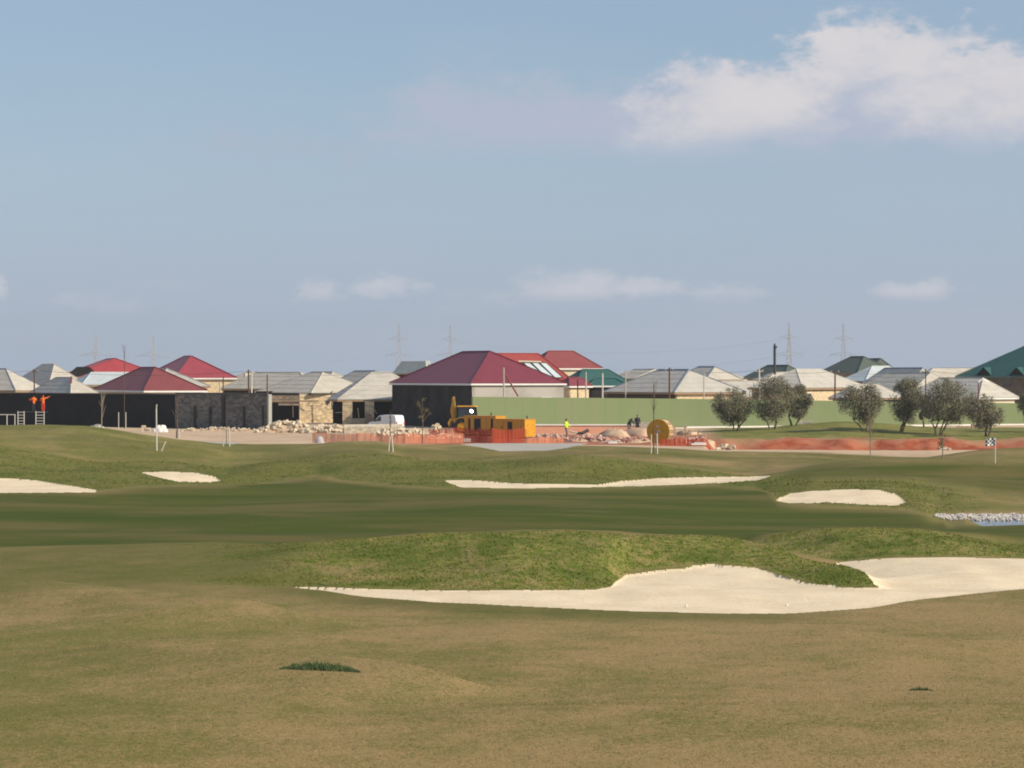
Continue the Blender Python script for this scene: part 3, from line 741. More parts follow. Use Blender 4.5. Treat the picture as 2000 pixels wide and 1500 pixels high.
    if walls:
        o_ = over
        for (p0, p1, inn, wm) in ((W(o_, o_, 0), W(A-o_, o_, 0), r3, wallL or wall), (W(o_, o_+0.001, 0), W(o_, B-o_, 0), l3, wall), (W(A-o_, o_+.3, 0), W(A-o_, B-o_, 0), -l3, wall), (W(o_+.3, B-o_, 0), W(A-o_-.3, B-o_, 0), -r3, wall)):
            wb = MB(); z0, z1 = base-0.4, ze-0.01
            if p0 is None: continue
            a_, b2 = p0+inn*0.0, p1
            sh = (b2-a_).normalized()*0.0
            wb.prism([a_+up*z0+sh, b2+up*z0, b2+up*z1, a_+up*z1+sh], inn*0.28)
            wb.build('wall', M[wm], root, world=True)
    HOUSES[key] = dict(root=root, W=W, A=A, B=B, ze=ze, zr=zr, l3=l3, r3=r3, up=up, t=t, k=k, d=d, C=C, over=over, R0=R0, R1=R1, slopes=slopes, roof=ro)
    return HOUSES[key]
def opening(H, face, s0, s1, z0, z1, frame='white', glass='glass', name='window', fw=0.07):
    """a framed window on the 'left' or 'right' face; s along the face from the near corner"""
    W, o_ = H['W'], H['over']
    if face == 'left': at = lambda s, z: W(o_+s, o_, z); nn = -H['r3']
    else: at = lambda s, z: W(o_, o_+s, z); nn = -H['l3']
    wb = MB(); wb.prism([at(s0, z0)+nn*0.012, at(s1, z0)+nn*0.012, at(s1, z1)+nn*0.012, at(s0, z1)+nn*0.012], nn*0.008)
    wo_ = wb.build(name, M[glass], H['root'], world=True)
    if frame:
        fb = MB()
        for (a, b_, c_, d_) in ((s0-fw, s1+fw, z1, z1+fw), (s0-fw, s1+fw, z0-fw, z0), (s0-fw, s0, z0, z1), (s1, s1+fw, z0, z1)):
            fb.prism([at(a, c_)+nn*0.005, at(b_, c_)+nn*0.005, at(b_, d_)+nn*0.005, at(a, d_)+nn*0.005], nn*0.06)
        fb.build('frame', M[frame], wo_, world=True)
    return wo_
def ray_to(H, slope, x, y, lift=0.06):
    a, b_, c_, d_ = H['slopes'][slope]
    n = (b_-a).cross((d_ if (d_-a).length > 0 else c_)-a).normalized()
    if n.z < 0: n = -n
    v = P(x, y, 1.0); return v*(n.dot(a)/n.dot(v))+n*lift, n

# right-hand row, nearest first
house('H1', 'large maroon hipped house with left wall darkened for shade beside the green fence', 760, 920, 1107, 749, 902, 960, 687, 272, 'maroon', 'grey_render', fascia='white', over=0.25, capm='maroon', wallL='dark_wall')
house('H6', 'wide grey sheet roof with blue hip line behind the green fence', 1178, 1317, 1457, 767, 1290, 1345, 723, 292, 'slate_cool', 'limestone', courses=5, capm='cap', cap_r=0.11, wallL='dark_brown')
house('H10', 'broad grey hipped roof over a limestone wall behind the olive trees', 1460, 1567, 1695, 758, 1548, 1610, 722, 293, 'slate_cool', 'limestone', mode='R', courses=5)
house('H15', 'grey hipped roof with white eaves below the big teal roof', 1764, 1912, 1990, 777, 1840, 1915, 739, 292, 'slate_cool', 'cream', courses=5, fascia='white')
house('H8', 'low pale grey roof just above the fence left of the olive trees', 1335, 1362, 1560, 776, 1402, 1478, 745, 291, 'slate_cool', 'cream', mode='R', courses=4)
house('H17', 'low grey roof corner between the two groups of olive trees', 1618, 1650, 1770, 778, 1670, 1720, 752, 291, 'slate_cool', 'dark_brown', mode='R', courses=3)
house('H4', 'small maroon roof on a limestone annex behind the fence', 1088, 1112, 1158, 754, 1105, 1130, 738, 305, 'maroon', 'limestone', mode='R', fascia='white')
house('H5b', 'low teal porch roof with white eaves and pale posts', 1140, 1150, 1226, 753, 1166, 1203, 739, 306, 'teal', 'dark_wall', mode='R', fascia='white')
house('H2', 'orange red roof with glass rooflights behind the maroon house', 900, 932, 1119, 743, 975, 1062, 691, 318, 'orange_red', 'cream', mode='R', fascia='cream')
house('H5', 'teal hipped roof behind the low teal porch', 1085, 1125, 1240, 752, 1138, 1190, 722, 316, 'teal', 'grey_render', mode='R', fascia='white')
house('H14b', 'pale grey roof with a thin pole before it behind the olive trees', 1655, 1772, 1905, 774, 1752, 1812, 728.5, 296, 'slate', 'cream', courses=5)
house('H16', 'tall teal roofed house with small dormers at the right edge', 1865, 2120, 2300, 736, 2040, 2115, 654, 318, 'teal', 'stone_brown', over=0.6, fascia='dark_green')
house('H13', 'pale roof with a dark blue ridge cap behind the olive trees', 1682, 1775, 1850, 752, 1735, 1795, 720, 320, 'slate_pale', 'cream', courses=4, capm='cap', cap_r=0.13)
house('H7', 'pale grey roof peak above the blue hipped roof', 1310, 1378, 1452, 742, 1365, 1393, 717, 330, 'slate', 'cream', courses=4, capm='cap', cap_r=0.1)
house('H7b', 'pale grey roof stepping down right of the grey peak', 1352, 1402, 1478, 747, 1402, 1424, 729, 330, 'slate_pale', 'cream', courses=3)
house('H3', 'dull red hipped roof with white eaves, highest behind the orange roof', 1014, 1052, 1178, 719, 1072, 1121, 686, 335, 'brown_red', 'cream', mode='R', fascia='white')
house('H9', 'small dark green roof behind the black chimney pipe', 1452, 1530, 1587, 738, 1500, 1536, 714, 330, 'dark_green', 'grey_render')
house('H12', 'blue grey metal roof right of the dark green peak', 1640, 1690, 1800, 745, 1704, 1742, 716, 330, 'blue_white', 'cream', mode='R', courses=3)
house('H14', 'far pale grey roof running behind the big teal roof', 1770, 1795, 1955, 745, 1815, 1900, 719, 335, 'slate', 'cream', mode='R', courses=3, capm='cap')
house('H11', 'dark green hipped roof, the higher peak above the pale roofs', 1598, 1675, 1752, 728, 1664, 1686, 697, 345, 'dark_green', 'grey_render')
house('H11b', 'dark green lower roof wing right of the higher green peak', 1668, 1702, 1746, 720, 1694, 1717, 701, 350, 'dark_green', 'grey_render')
house('H18', 'far pale roof strip between the teal roof and the grey hip', 1190, 1240, 1330, 740, 1215, 1275, 722, 340, 'slate_pale', 'cream', courses=2)
house('H19', 'distant low grey roof at the foot of the dark green chimney house', 1470, 1500, 1600, 742, 1500, 1545, 728, 312, 'slate', 'cream', courses=2, mode='R')
# left-hand row
house('U2', 'unfinished limestone house under a grey roof beside the white van', 640, 659, 852, 781, 752, 790, 728, 290, 'slate_cool', 'limestone', mode='R', courses=6, walls=False, fascia='wood')
house('U1', 'unfinished limestone house under a grey roof behind the rubble heap', 497, 608, 745, 768, 610, 637, 728, 301, 'slate_pale', 'limestone', courses=5, walls=False, fascia='iron')
house('L6', 'faded red hipped house behind the black wall', 180, 281, 405, 763, 272, 313, 718, 283, 'brown_red', 'cream', fascia='white')
house('L4', 'small grey hipped roof with a light gable side behind the workers', 58, 138, 192, 768, 117, 157, 738, 289, 'slate', 'cream', courses=4)
house('L1', 'long grey roof at the far left edge', -110, 30, 95, 763, 10, 55, 721, 303, 'slate', 'cream', courses=4, capm='cap')
house('L8', 'wide grey roof over a dark wall behind the block wall', 428, 598, 660, 760, 492, 588, 728, 300, 'slate', 'tar', courses=4)
house('L7b', 'narrow grey roof between the two red roofs', 230, 300, 411, 755, 300, 335, 721, 300, 'slate_cool', 'cream', courses=4)
house('L5', 'blue white metal roof below the long red roof', 132, 160, 300, 752, 175, 246, 728, 305, 'blue_white', 'cream', mode='R', courses=3)
house('L11', 'grey roof touching the left edge of the maroon house', 620, 722, 808, 765, 712, 758, 725, 300, 'slate_pale', 'cream', courses=4, capm='cap')
house('L7', 'bright red hipped roof over a limestone wall', 276, 342, 463, 738, 357, 382, 696, 318, 'red', 'limestone', fascia='white')
house('L2', 'grey hipped roof peak behind the far left pole', 20, 96, 172, 752, 88, 127, 712, 325, 'slate_pale', 'cream', courses=4)
house('L3', 'long red roof with a dark attic opening', 112, 130, 325, 736, 182, 250, 701, 340, 'red', 'cream', mode='R')
house('L13', 'small maroon roof slope peeping over the grey roofs', 655, 715, 765, 745, 697, 714, 725, 340, 'maroon', 'cream')
house('L10', 'distant grey roof left of the small maroon slope', 556, 640, 705, 746, 600, 650, 727, 345, 'slate', 'cream', courses=2)
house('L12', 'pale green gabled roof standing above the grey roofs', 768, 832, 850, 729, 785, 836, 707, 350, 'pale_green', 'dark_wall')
house('L14', 'distant grey roof strip between the bright red roof and the poles', 440, 480, 560, 742, 480, 520, 729, 345, 'slate_pale', 'cream', courses=2, mode='R')

# details on houses
h = HOUSES['H10']; opening(h, 'right', 1.6, 2.8, h['ze']-1.15, h['ze']-0.62)
h = HOUSES['H16']; opening(h, 'left', (2120-1996)*h['k']/math.cos(h['t'])-0.4, (2120-1984)*h['k']/math.cos(h['t'])-0.4, h['ze']-1.15, h['ze']-0.12, frame='stone_brown', glass='glass')
for xd in (1922, 1986):                                   # dormers on the teal roof
    p, n = ray_to(h, 'left', xd, 733, 0.0); q, _ = ray_to(h, 'left', xd+3, 716, 0.0)
    side = h['l3']; out = -h['r3']
    p = p+out*0.1
    db = MB(); w_ = 1.15
    bl, br, ap = p+side*w_, p-side*w_, p+h['up']*1.05
    back = -out*2.2
    db.add([bl, br, ap, bl+back, br+back, ap+back], [(0, 2, 5, 3), (1, 4, 5, 2)])
    dm = db.build('dormer', M['teal'], h['roof'], world=True)
    fb = MB(); fb.prism([bl.lerp(br, .07)-out*0.12, br.lerp(bl, .07)-out*0.12, ap-h['up']*0.07-out*0.12], -out*0.05); fb.build('dormer_front', M['void'], h['roof'], world=True)
h = HOUSES['H2']                                            # rooflights
for k_ in range(3):
    xa = 1022+k_*16
    pts = [(xa, 710), (xa+13, 710), (xa+13+32, 739), (xa+30, 739)]
    q = [ray_to(h, 'right', *pp, 0.10)[0] for pp in pts]; n = ray_to(h, 'right', *pts[0])[1]
    g = MB(); g.prism(q, -n*0.06); go = g.build('rooflight', mat('pale_rooflight_glass', (0.62, 0.68, 0.70), 0.25, 0.1, 1.0, spec=0.5), h['roof'], world=True)
    fr = MB()
    for a, b_ in zip(q, q[1:]+q[:1]): fr.tube(a+n*0.02, b_+n*0.02, 0.05, n=4)
    fr.build('frame', M['iron'], h['roof'], world=True)
q0, n = ray_to(h, 'right', 1012, 708, 0.2); q1, _ = ray_to(h, 'right', 1056, 709, 0.2)
b_ = MB(); b_.tube(q0, q1, 0.12, n=5); b_.build('rooflight_head', M['cream'], h['roof'], world=True)
h = HOUSES['L3']                                            # attic opening
q = [ray_to(h, 'right', *pp, 0.09)[0] for pp in ((150, 717), (174, 717), (184, 725), (156, 735.5), (128, 735.5))]; n = ray_to(h, 'right', 150, 717)[1]
g = MB(); g.prism(q, -n*0.05); g.build('attic_opening', M['void'], h['roof'], world=True)
h = HOUSES['L4']; p = h['R0']
b_ = MB(); b_.tube(h['R0']+Vector((0, 0, .1)), h['R0'].lerp(h['W'](0, 0, h['ze']), 0.42)+Vector((0, 0, .12)), 0.11, n=5); b_.build('painted_hip_board', M['brown_red'], h['roof'], world=True)
h = HOUSES['H15']
g = MB(); ap = h['R0']; g.prism([ap+Vector((-0.1, -0.25, 0.02)), ap+Vector((0.7, -0.2, -0.42)), ap+Vector((-0.75, -0.6, -0.42))], Vector((0.02, 0.15, 0.05))); g.build('roof_vent', M['white'], h['roof'], world=True)
h = HOUSES['L12']
g = MB(); g.box(h['R0']+Vector((0.2, -0.1, -0.1)), (0.6, 0.3, 0.5)); g.build('gable_trim', M['white'], h['roof'], world=True)
h = HOUSES['L6']
g = MB(); g.add([h['R1']+Vector((2.2, .1, -0.1)), h['R1']+Vector((3.3, .1, -0.12)), h['R1']+Vector((3.2, 0.1, -0.75))], [(0, 1, 2)]); 
h = HOUSES['H1']                                             # debris along the foot of the lit wall, thin posts, prop
for (xa, xb, z_) in ((942, 970, 0), (1003, 1012, 0), (1060, 1080, 0)):
    g = MB(); s0, s1 = (xa-920)*h['k']/math.sin(h['t']), (xb-920)*h['k']/math.sin(h['t'])
    c0, c1 = h['W'](0.18, s0, -2.33), h['W'](0.18, s1, -2.33); g.tube(c0, c1, 0.09, n=5); g.build('wall_ledge', M['white'] if xa > 1000 else M['iron'], h['root'], world=True)

# ------------------------------------------------------------------ block courses (real joints) on a rectangle in space
def block_face(p0, e, up, n, length, height, bw, bh, skip=None, seed=3, depth=0.06):
    q = random.Random(seed); mb = MB(); rows_ = int(height/bh)
    for r_ in range(rows_):
        s = -bw*0.5*(r_ % 2)
        while s < length-0.02:
            a, b_ = max(s, 0)+0.008, min(s+bw, length)-0.008
            if b_-a > 0.04 and not (skip and skip((a+b_)/2, (r_+.5)*bh)):
                o_ = q.uniform(0, 0.022)
                z0, z1 = r_*bh+0.008, (r_+1)*bh-0.008
                mb.prism([p0+e*a+up*z0+n*o_, p0+e*b_+up*z0+n*o_, p0+e*b_+up*z1+n*o_, p0+e*a+up*z1+n*o_], -n*depth)
            s += bw
    return mb
UP = Vector((0, 0, 1))
def wall_piece(root, name, m, p0, p1, z0, z1, th, blocks=None, bm_=None, seed=1):
    """upright wall between two plan points; blocks = material of proud blocks on its camera side"""
    e = (p1-p0); L = e.length; e = e/L; n = Vector((e.y, -e.x, 0))
    if n.y > 0: n = -n
    w_ = MB(); a = Vector((p0.x, p0.y, z0)); b_ = Vector((p1.x, p1.y, z0)); hz = UP*(z1-z0)
    w_.prism([a, b_, b_+hz, a+hz], -n*th)
    o = w_.build(name, m, root, world=True)
    if blocks:
        bf = block_face(a+n*0.035, e, UP, n, L, z1-z0, 0.42, 0.2, seed=seed)
        tag(bf.build('block_courses', blocks, o, world=True, fix=False), kind='stuff')
    return o
# unfinished house U1: left bay open, limestone wall to its right
def pxw(x, d): return Vector(((x-1000)/FPX*d, d, 0))
def top_z(y, d): return -(y-HZ)/FPX*d
h = HOUSES['U1']; R_ = h['root']; zt = h['ze']-0.02; d1 = h['d']+0.25
wall_piece(R_, 'wall', M['mortar'], pxw(585, d1), pxw(651, d1+1.2), GROUND-.3, zt, 0.35, M['limestone'], seed=2)
wall_piece(R_, 'lintel_wall', M['mortar'], pxw(529, d1+2), pxw(584.5, d1+.2), top_z(786, d1), zt-0.25, 0.3, M['limestone'], seed=4)
wall_piece(R_, 'lintel_wall', M['mortar'], pxw(544, d1+1.2), pxw(584.5, d1), top_z(792, d1), top_z(787, d1), 0.3, M['limestone'], seed=5)
wall_piece(R_, 'inner_wall', M['void'], pxw(500, d1+9), pxw(640, d1+8), GROUND-.3, zt+.2, 0.3)
g = MB(); g.tube(P(530, 784, d1-.4), P(622, 783, d1-.6), 0.07, n=5); g.build('lintel_beam', M['wood'], R_, world=True)
g = MB(); g.tube(P(572, 793, d1+1), P(572.5, 815, d1+1), 0.06, n=5); g.build('hanging_post', M['raw_wood'], R_, world=True)
g = MB(); g.box(P(641, 785, d1+.85), (0.42, 0.1, 0.34)); wo_ = g.build('window', M['glass'], R_, world=True)
g = MB(); g.box(P(645.5, 785, d1+.8), (0.08, 0.1, 0.4)); g.build('frame', M['white'], wo_, world=True)
g = MB(); q_ = d1-.6; g.tube(P(649, 800, q_), P(647, 768, q_), 0.09, 0.06, 6); g.tube(P(647, 768, q_), P(650, 763, q_), 0.05, 0.04, 5); g.tube(P(645, 766, q_), P(651, 771, q_), 0.05, n=5); g.build('stove_pipe', M['iron'], R_, world=True)
# unfinished house U2: piers, door gap, window gap
h = HOUSES['U2']; R_ = h['root']; zt = h['ze']-0.1; d2 = h['d']+0.3
wall_piece(R_, 'wall', M['mortar'], pxw(669, d2), pxw(688, d2), GROUND-.3, zt, 0.3, M['limestone'], seed=6)
wall_piece(R_, 'wall', M['mortar'], pxw(712.5, d2), pxw(730.5, d2), GROUND-.3, zt, 0.3, M['limestone'], seed=7)
wall_piece(R_, 'wall_below_window', M['mortar'], pxw(688.1, d2+.01), pxw(712.4, d2+.01), GROUND-.3, P(0, 817, d2).z, 0.3, M['limestone'], seed=8)
wall_piece(R_, 'inner_wall', M['void'], pxw(650, d2+3.2), pxw(790, d2+3.4), GROUND-.3, zt+.1, 0.3)
g = MB(); g.tube(P(699, 797, d2-.1), P(701, 816, d2-.1), 0.05, n=5); g.build('prop', M['raw_wood'], R_, world=True)
g = MB(); g.tube(P(731, 800, d2-.2), P(736, 808, d2-.2), 0.04, n=5); g.build('brace', M['raw_wood'], R_, world=True)
g = MB(); g.tube(P(655, 806, d2+2), P(672, 805, d2+2), 0.04, n=5); g.build('cross_bar', M['pale_post'], R_, world=True)
tb = MB(); tb.box(P(719.5, 819, d2-.6), (0.75, 0.05, 1.25)); tag(tb.build('timber_board', M['wood']), 'brown board leaning on the unfinished house pier', 'board')

# ------------------------------------------------------------------ walls and fences in front of the houses
def top_z(y, d): return -(y-HZ)/FPX*d
bw = empty('boundary_wall', (pxw(150, 281).x, 281, GROUND), 'long black coated boundary wall at the left', 'wall')
segs = [(-120, 294), (0, 288.5), (110, 282), (230, 276), (342, 270)]
for (xa, da), (xb, db_) in zip(segs[:-1], segs[1:]):
    wall_piece(bw, 'wall_panel', M['tar'], pxw(xa+0.3, da), pxw(xb-0.3, db_), GROUND-.4, -1.93, 0.25)
    p0, p1 = pxw(xa, da), pxw(xb, db_)
    g = MB(); e = (p1-p0).normalized(); n = Vector((e.y, -e.x, 0)); a, b_ = p0+n*0.05+UP*-1.925, p1+n*0.05+UP*-1.925
    g.prism([a, b_, b_+UP*0.07, a+UP*0.07], -n*0.36); g.build('coping', mat('dark_grey_coping', (0.06, 0.06, 0.065), 0.9), bw, world=True)
gw = empty('block_wall', (pxw(435, 266).x, 266, GROUND), 'grey concrete block wall with dark uprights left of the rubble heap', 'wall')
wall_piece(gw, 'wall_panel', M['grey_block'], pxw(342.5, 269.9), pxw(523, 262.5), GROUND-.4, -1.85, 0.25, M['grey_block'], seed=9)
for x, yt, wpx in ((380, 793, 3), (410, 794, 3.2), (435.5, 770, 6.5), (476, 794, 3.2), (513, 793, 3)):
    d_ = 269.9+(x-342.5)/(180.5)*(262.5-269.9)-0.35
    p = pxw(x, d_); g = MB(); g.box((p.x, p.y, (top_z(yt, d_)+GROUND-.3)/2), (wpx*d_/FPX, 0.2, top_z(yt, d_)-GROUND+.3), rz=-0.65)
    g.build('upright', M['iron'] if wpx < 5 else mat('dark_concrete', (0.05, 0.05, 0.05), 0.9), gw, world=True)
g = MB(); e0, e1 = pxw(342.5, 269.85), pxw(523, 262.4); g.prism([e0+UP*-1.845+Vector((0, -.12, 0)), e1+UP*-1.845+Vector((0, -.12, 0)), e1+UP*-1.70+Vector((0, -.12, 0)), e0+UP*-1.70+Vector((0, -.12, 0))], Vector((0.1, .4, 0)))
g.build('coping', mat('grey_coping', (0.10, 0.10, 0.10), 0.9), gw, world=True)
g = MB(); p = pxw(526.5, 262.2); g.box((p.x, p.y, (-1.85+GROUND)/2-.15), (0.36, 0.36, 3.95), rz=0.5); g.build('end_pillar', mat('pale_green_grey_concrete', (0.42, 0.43, 0.39), 0.9), gw, world=True)
# green fence: one panel per bay, white plinth
gf = empty('green_fence', (pxw(1450, 285).x, 285, GROUND), 'long plain green panel fence with a white base line', 'fence')
fence_line = [(923, 262.0, 775.0), (1310, 272.0, 778.5), (2110, 291.0, 789.0)]
bays = []
for (xa, da, ya), (xb, db_, yb), nb in zip(fence_line[:-1], fence_line[1:], (12, 15)):
    for k in range(nb):
        f0, f1 = k/nb, (k+1)/nb
        bays.append([(xa+(xb-xa)*f, da+(db_-da)*f, ya+(yb-ya)*f) for f in (f0, f1)])
for (xa, da, ya), (xb, db_, yb) in bays:
    p0, p1 = pxw(xa, da), pxw(xb, db_)
    e = (p1-p0).normalized(); n = Vector((e.y, -e.x, 0)); off = n*rnd.uniform(-0.004, 0.004)
    zt0, zt1 = top_z(ya, da), top_z(yb, db_)
    g = MB(); a, b_ = p0+e*0.004+off, p1-e*0.004+off
    g.prism([a+UP*(GROUND+.16), b_+UP*(GROUND+.16), b_+UP*zt1, a+UP*zt0], -n*0.08); g.build('panel', M['fence_green'], gf, world=True)
    g = MB(); g.box((p0-n*0.16)+UP*((zt0+GROUND)/2-.1), (0.12, 0.12, zt0-GROUND)); g.build('post', M['fence_green'], gf, world=True)
    g = MB(); a, b_ = p0+n*0.03, p1+n*0.03
    g.prism([a+UP*(GROUND-.3), b_+UP*(GROUND-.3), b_+UP*(GROUND+.155), a+UP*(GROUND+.155)], -n*0.14); g.build('plinth', M['white'], gf, world=True)
# low pink brick wall with white coping
lw = empty('low_brick_wall', stand(1150, 246), 'low pink brick wall with a white coping behind the vest worker', 'wall')
wall_piece(lw, 'wall_body', M['brick'], pxw(1030, 246.5), pxw(1262, 247.5), GROUND-.3, top_z(831, 247), 0.25)
g = MB(); g.prism([P(1030, 831, 246.4), P(1263, 831, 247.4), P(1263, 828.6, 247.4), P(1030, 828.6, 246.4)], (0, .4, 0)); g.build('coping', M['white'], lw, world=True)
# low grey block wall in front of the van
lg = empty('low_block_wall', stand(728, 246), 'low pale block wall in front of the white van', 'wall')
wall_piece(lg, 'wall_body', M['concrete'], pxw(672, 244.5), pxw(786, 247), GROUND-.3, top_z(828.5, 246), 0.2, mat('pale_concrete_block', (0.52, 0.45, 0.36), 0.95, 0.3, 2.0, spec=0.1, island=0.2), seed=12)

# ------------------------------------------------------------------ poles, wires, chimney pipe
def pole(x, y0, y1, d, r, m, label, cat='pole', arm=True, lean=0.0, group='poles among the houses'):
    b0, t0 = P(x, y1, d), P(x+lean, y0, d)
    b0.z = min(b0.z, GROUND)
    root = empty('utility_pole', (b0.x, b0.y, b0.z), label, cat, group)
    g = MB(); g.tube(b0, t0, r*1.15, r*0.85, 7); g.build('shaft', M[m], root, world=True)
    if arm:
        g = MB(); g.tube(t0+Vector((-.45, 0, -.3)), t0+Vector((.45, 0, -.3)), 0.04, n=5); g.build('cross_arm', M[m], root, world=True)
        for sx in (-.4, .4):
            g = MB(); g.tube(t0+Vector((sx, 0, -.3)), t0+Vector((sx, 0, -.1)), 0.04, 0.03, 5); g.build('insulator', M['white'], root, world=True)
    return t0
T = {}
T['a'] = pole(67, 721, 835, 296, 0.09, 'pole_wood', 'brown pole in front of the far left grey roofs')
T['b'] = pole(486, 722, 838, 272, 0.10, 'pole_wood', 'leaning dark pole behind the block wall', lean=-0.5)
pole(491.5, 727, 838, 272.5, 0.09, 'pale_post', 'pale post beside the leaning dark pole', arm=False)
T['c'] = pole(522, 731, 838, 285, 0.08, 'pole_wood', 'thin brown pole before the wide grey roof right of the leaning pole', arm=False)
T['d'] = pole(984, 718, 838, 270, 0.09, 'concrete', 'pale post before the lit wall of the maroon house', arm=False)
g = MB(); g.tube(P(986, 729, 270.2), P(1012, 774, 270.6), 0.09, n=6); tag(g.build('timber_prop', M['brown_red']), 'slanting red brown prop against the pale post by the maroon house', 'prop')
pole(1128.5, 741, 838, 290, 0.08, 'iron', 'short dark post left of the pale fence posts', arm=False)
pole(1144.5, 726, 838, 289.6, 0.09, 'concrete', 'pale post before the teal porch, the left one', arm=False)
T['e'] = pole(1177, 729, 838, 289.8, 0.10, 'pale_post', 'pale post before the teal porch, the right one', arm=False)
T['f'] = pole(1222, 723, 838, 300, 0.09, 'concrete', 'pale concrete pole at the right end of the teal roof')
T['g'] = pole(1307.5, 718, 838, 289, 0.11, 'pole_wood', 'tall brown pole before the blue hipped grey roof')
T['h'] = pole(1375, 729, 838, 290, 0.07, 'concrete', 'thin grey pole on the slope of the blue hipped roof', arm=False)
T['i'] = pole(1483, 720, 838, 289, 0.10, 'pale_post', 'pale pole rising from the left olive trees')
T['j'] = pole(1631, 722, 838, 289, 0.10, 'pole_wood', 'brown pole before the limestone wall right of the window')
T['k'] = pole(1808, 721, 838, 290, 0.07, 'iron', 'thin dark pole above the right olive trees')
T['l'] = pole(1911, 748, 838, 290, 0.08, 'brown_red', 'short reddish post before the grey hip on the right', arm=False)
pole(436, 735, 838, 274, 0.07, 'pole_wood', 'thin pole before the limestone wall under the bright red roof', arm=False)
pole(429.5, 745, 838, 272, 0.09, 'concrete', 'short pale post behind the left end of the dark uprights', arm=False)
def wire(a, b_, sag, label, r=0.014):
    pts = [a.lerp(b_, i/14)-UP*sag*4*(i/14)*(1-i/14) for i in range(15)]
    g = MB(); g.path(pts, [r]*15, 4)
    tag(g.build('overhead_cable', M['iron']), label, 'cable', 'overhead cables between the poles')
dn = Vector((0, 0, -0.15))
wire(T['a']+dn, T['b']+dn, 0.5, 'overhead cable from the far left pole to the leaning dark pole')
wire(T['a']+dn, P(-60, 730, 296), 0.1, 'overhead cable leaving the frame left of the far left pole')
wire(T['b']+dn, P(768, 727, 291), 0.4, 'overhead cable from the leaning dark pole towards the maroon house')
wire(T['f']+dn, T['g']+dn, 0.3, 'overhead cable from the pale concrete pole to the tall brown pole')
wire(T['g']+dn, T['i']+dn, 0.35, 'overhead cable from the tall brown pole to the pale pole in the olives')
wire(T['i']+dn, T['j']+dn, 0.3, 'overhead cable from the pale pole in the olives to the brown pole')
wire(T['j']+dn, T['k']+dn, 0.4, 'overhead cable from the brown pole to the thin dark pole')
wire(T['k']+dn, P(2060, 735, 292), 0.3, 'overhead cable from the thin dark pole to the right edge')
wire(T['e'], T['f']+dn*4, 0.1, 'overhead cable between the pale posts at the teal roof')
cp = P(1513, 740, 316); root = empty('chimney_pipe', (cp.x, cp.y, GROUND), 'tall black chimney pipe before the small dark green roof', 'chimney')
g = MB(); g.tube((cp.x, cp.y, GROUND), P(1513, 676, 316), 0.17, 0.16, 10); g.build('shaft', M['iron'], root, world=True)
g = MB(); g.tube(P(1514.5, 680, 316), P(1514.5, 676, 316), 0.22, n=10); g.tube(P(1513, 676, 316), P(1513, 671, 316), 0.13, 0.10, 8); g.build('cowl', M['iron'], root, world=True)

# ------------------------------------------------------------------ pylons far behind
PYM = mat('hazy_pylon_steel', (0.40, 0.41, 0.42), 0.7, 0.05, 0.1)
def pylon(x, ytop, d, kind, label):
    base = pxw(x, d); zt = top_z(ytop, d); Ht = zt-GROUND
    root = empty('pylon', (base.x, base.y, GROUND), label, 'pylon', 'power line pylons on the skyline', rz=rnd.uniform(-0.1, 0.1))
    def wid(f): return (4.4*(1-f)**1.3+0.42) if kind == 'tall' else (3.6*(1-f)+0.35)
    g = MB(); lv = [0, .14, .27, .39, .5, .6, .69, .77, .84, .91, 1.0]; r = 0.20
    for f0, f1 in zip(lv[:-1], lv[1:]):
        w0, w1 = wid(f0)/2, wid(f1)/2; z0, z1 = f0*Ht, f1*Ht
        for sx, sy in ((-1, -1), (1, -1), (1, 1), (-1, 1)): g.tube((sx*w0, sy*w0, z0), (sx*w1, sy*w1, z1), r, r*.9, 4)
        for sy in (-1, 1):
            g.tube((-w0, sy*w0, z0), (w1, sy*w1, z1), r*.55, n=4); g.tube((w0, sy*w0, z0), (-w1, sy*w1, z1), r*.55, n=4)
        for sx in (-1, 1):
            g.tube((sx*w0, -w0, z0), (sx*w1, w1, z1), r*.5, n=4)
    g.build('lattice_mast', PYM, root)
    arms = [(.745, 5.8), (.48, 8.5)] if kind == 'tall' else [(.60, 11.0)]
    for f, L in arms:
        w0 = wid(f)/2
        for s in (-1, 1):
            g = MB(); tip = Vector((s*L, 0, f*Ht+(.5 if kind == 'tall' else -0.9)))
            for sy in (-1, 1): g.tube((s*w0, sy*w0, f*Ht), tip, r*.7, r*.5, 4); g.tube((s*w0, sy*w0, f*Ht+2.0), tip, r*.7, r*.5, 4)
            g.tube((s*(w0+L)/2, 0, f*Ht+(.3 if kind == 'tall' else -.4)), (s*(w0+L)/2, 0, f*Ht+1.1), r*.5, n=4)
            g.build('cross_arm', PYM, root)
            g = MB(); g.tube(tip, tip-UP*2.2, 0.14, n=4); g.build('insulator', PYM, root)
PYL = [(187, 653, 1650, 'wide', 'leftmost pylon with wide drooping arms'), (299, 655, 1620, 'wide', 'pylon with wide arms standing between the two red roofs'),
       (779, 633, 1650, 'tall', 'tall pylon above the pale green gable'), (879, 635, 1720, 'tall', 'tall pylon at the left slope of the maroon roof'),
       (1541, 629, 1600, 'tall', 'tall pylon just right of the black chimney pipe'), (1647, 632, 1640, 'tall', 'tall pylon over the dark green hipped roof')]
for a in PYL: pylon(*a)
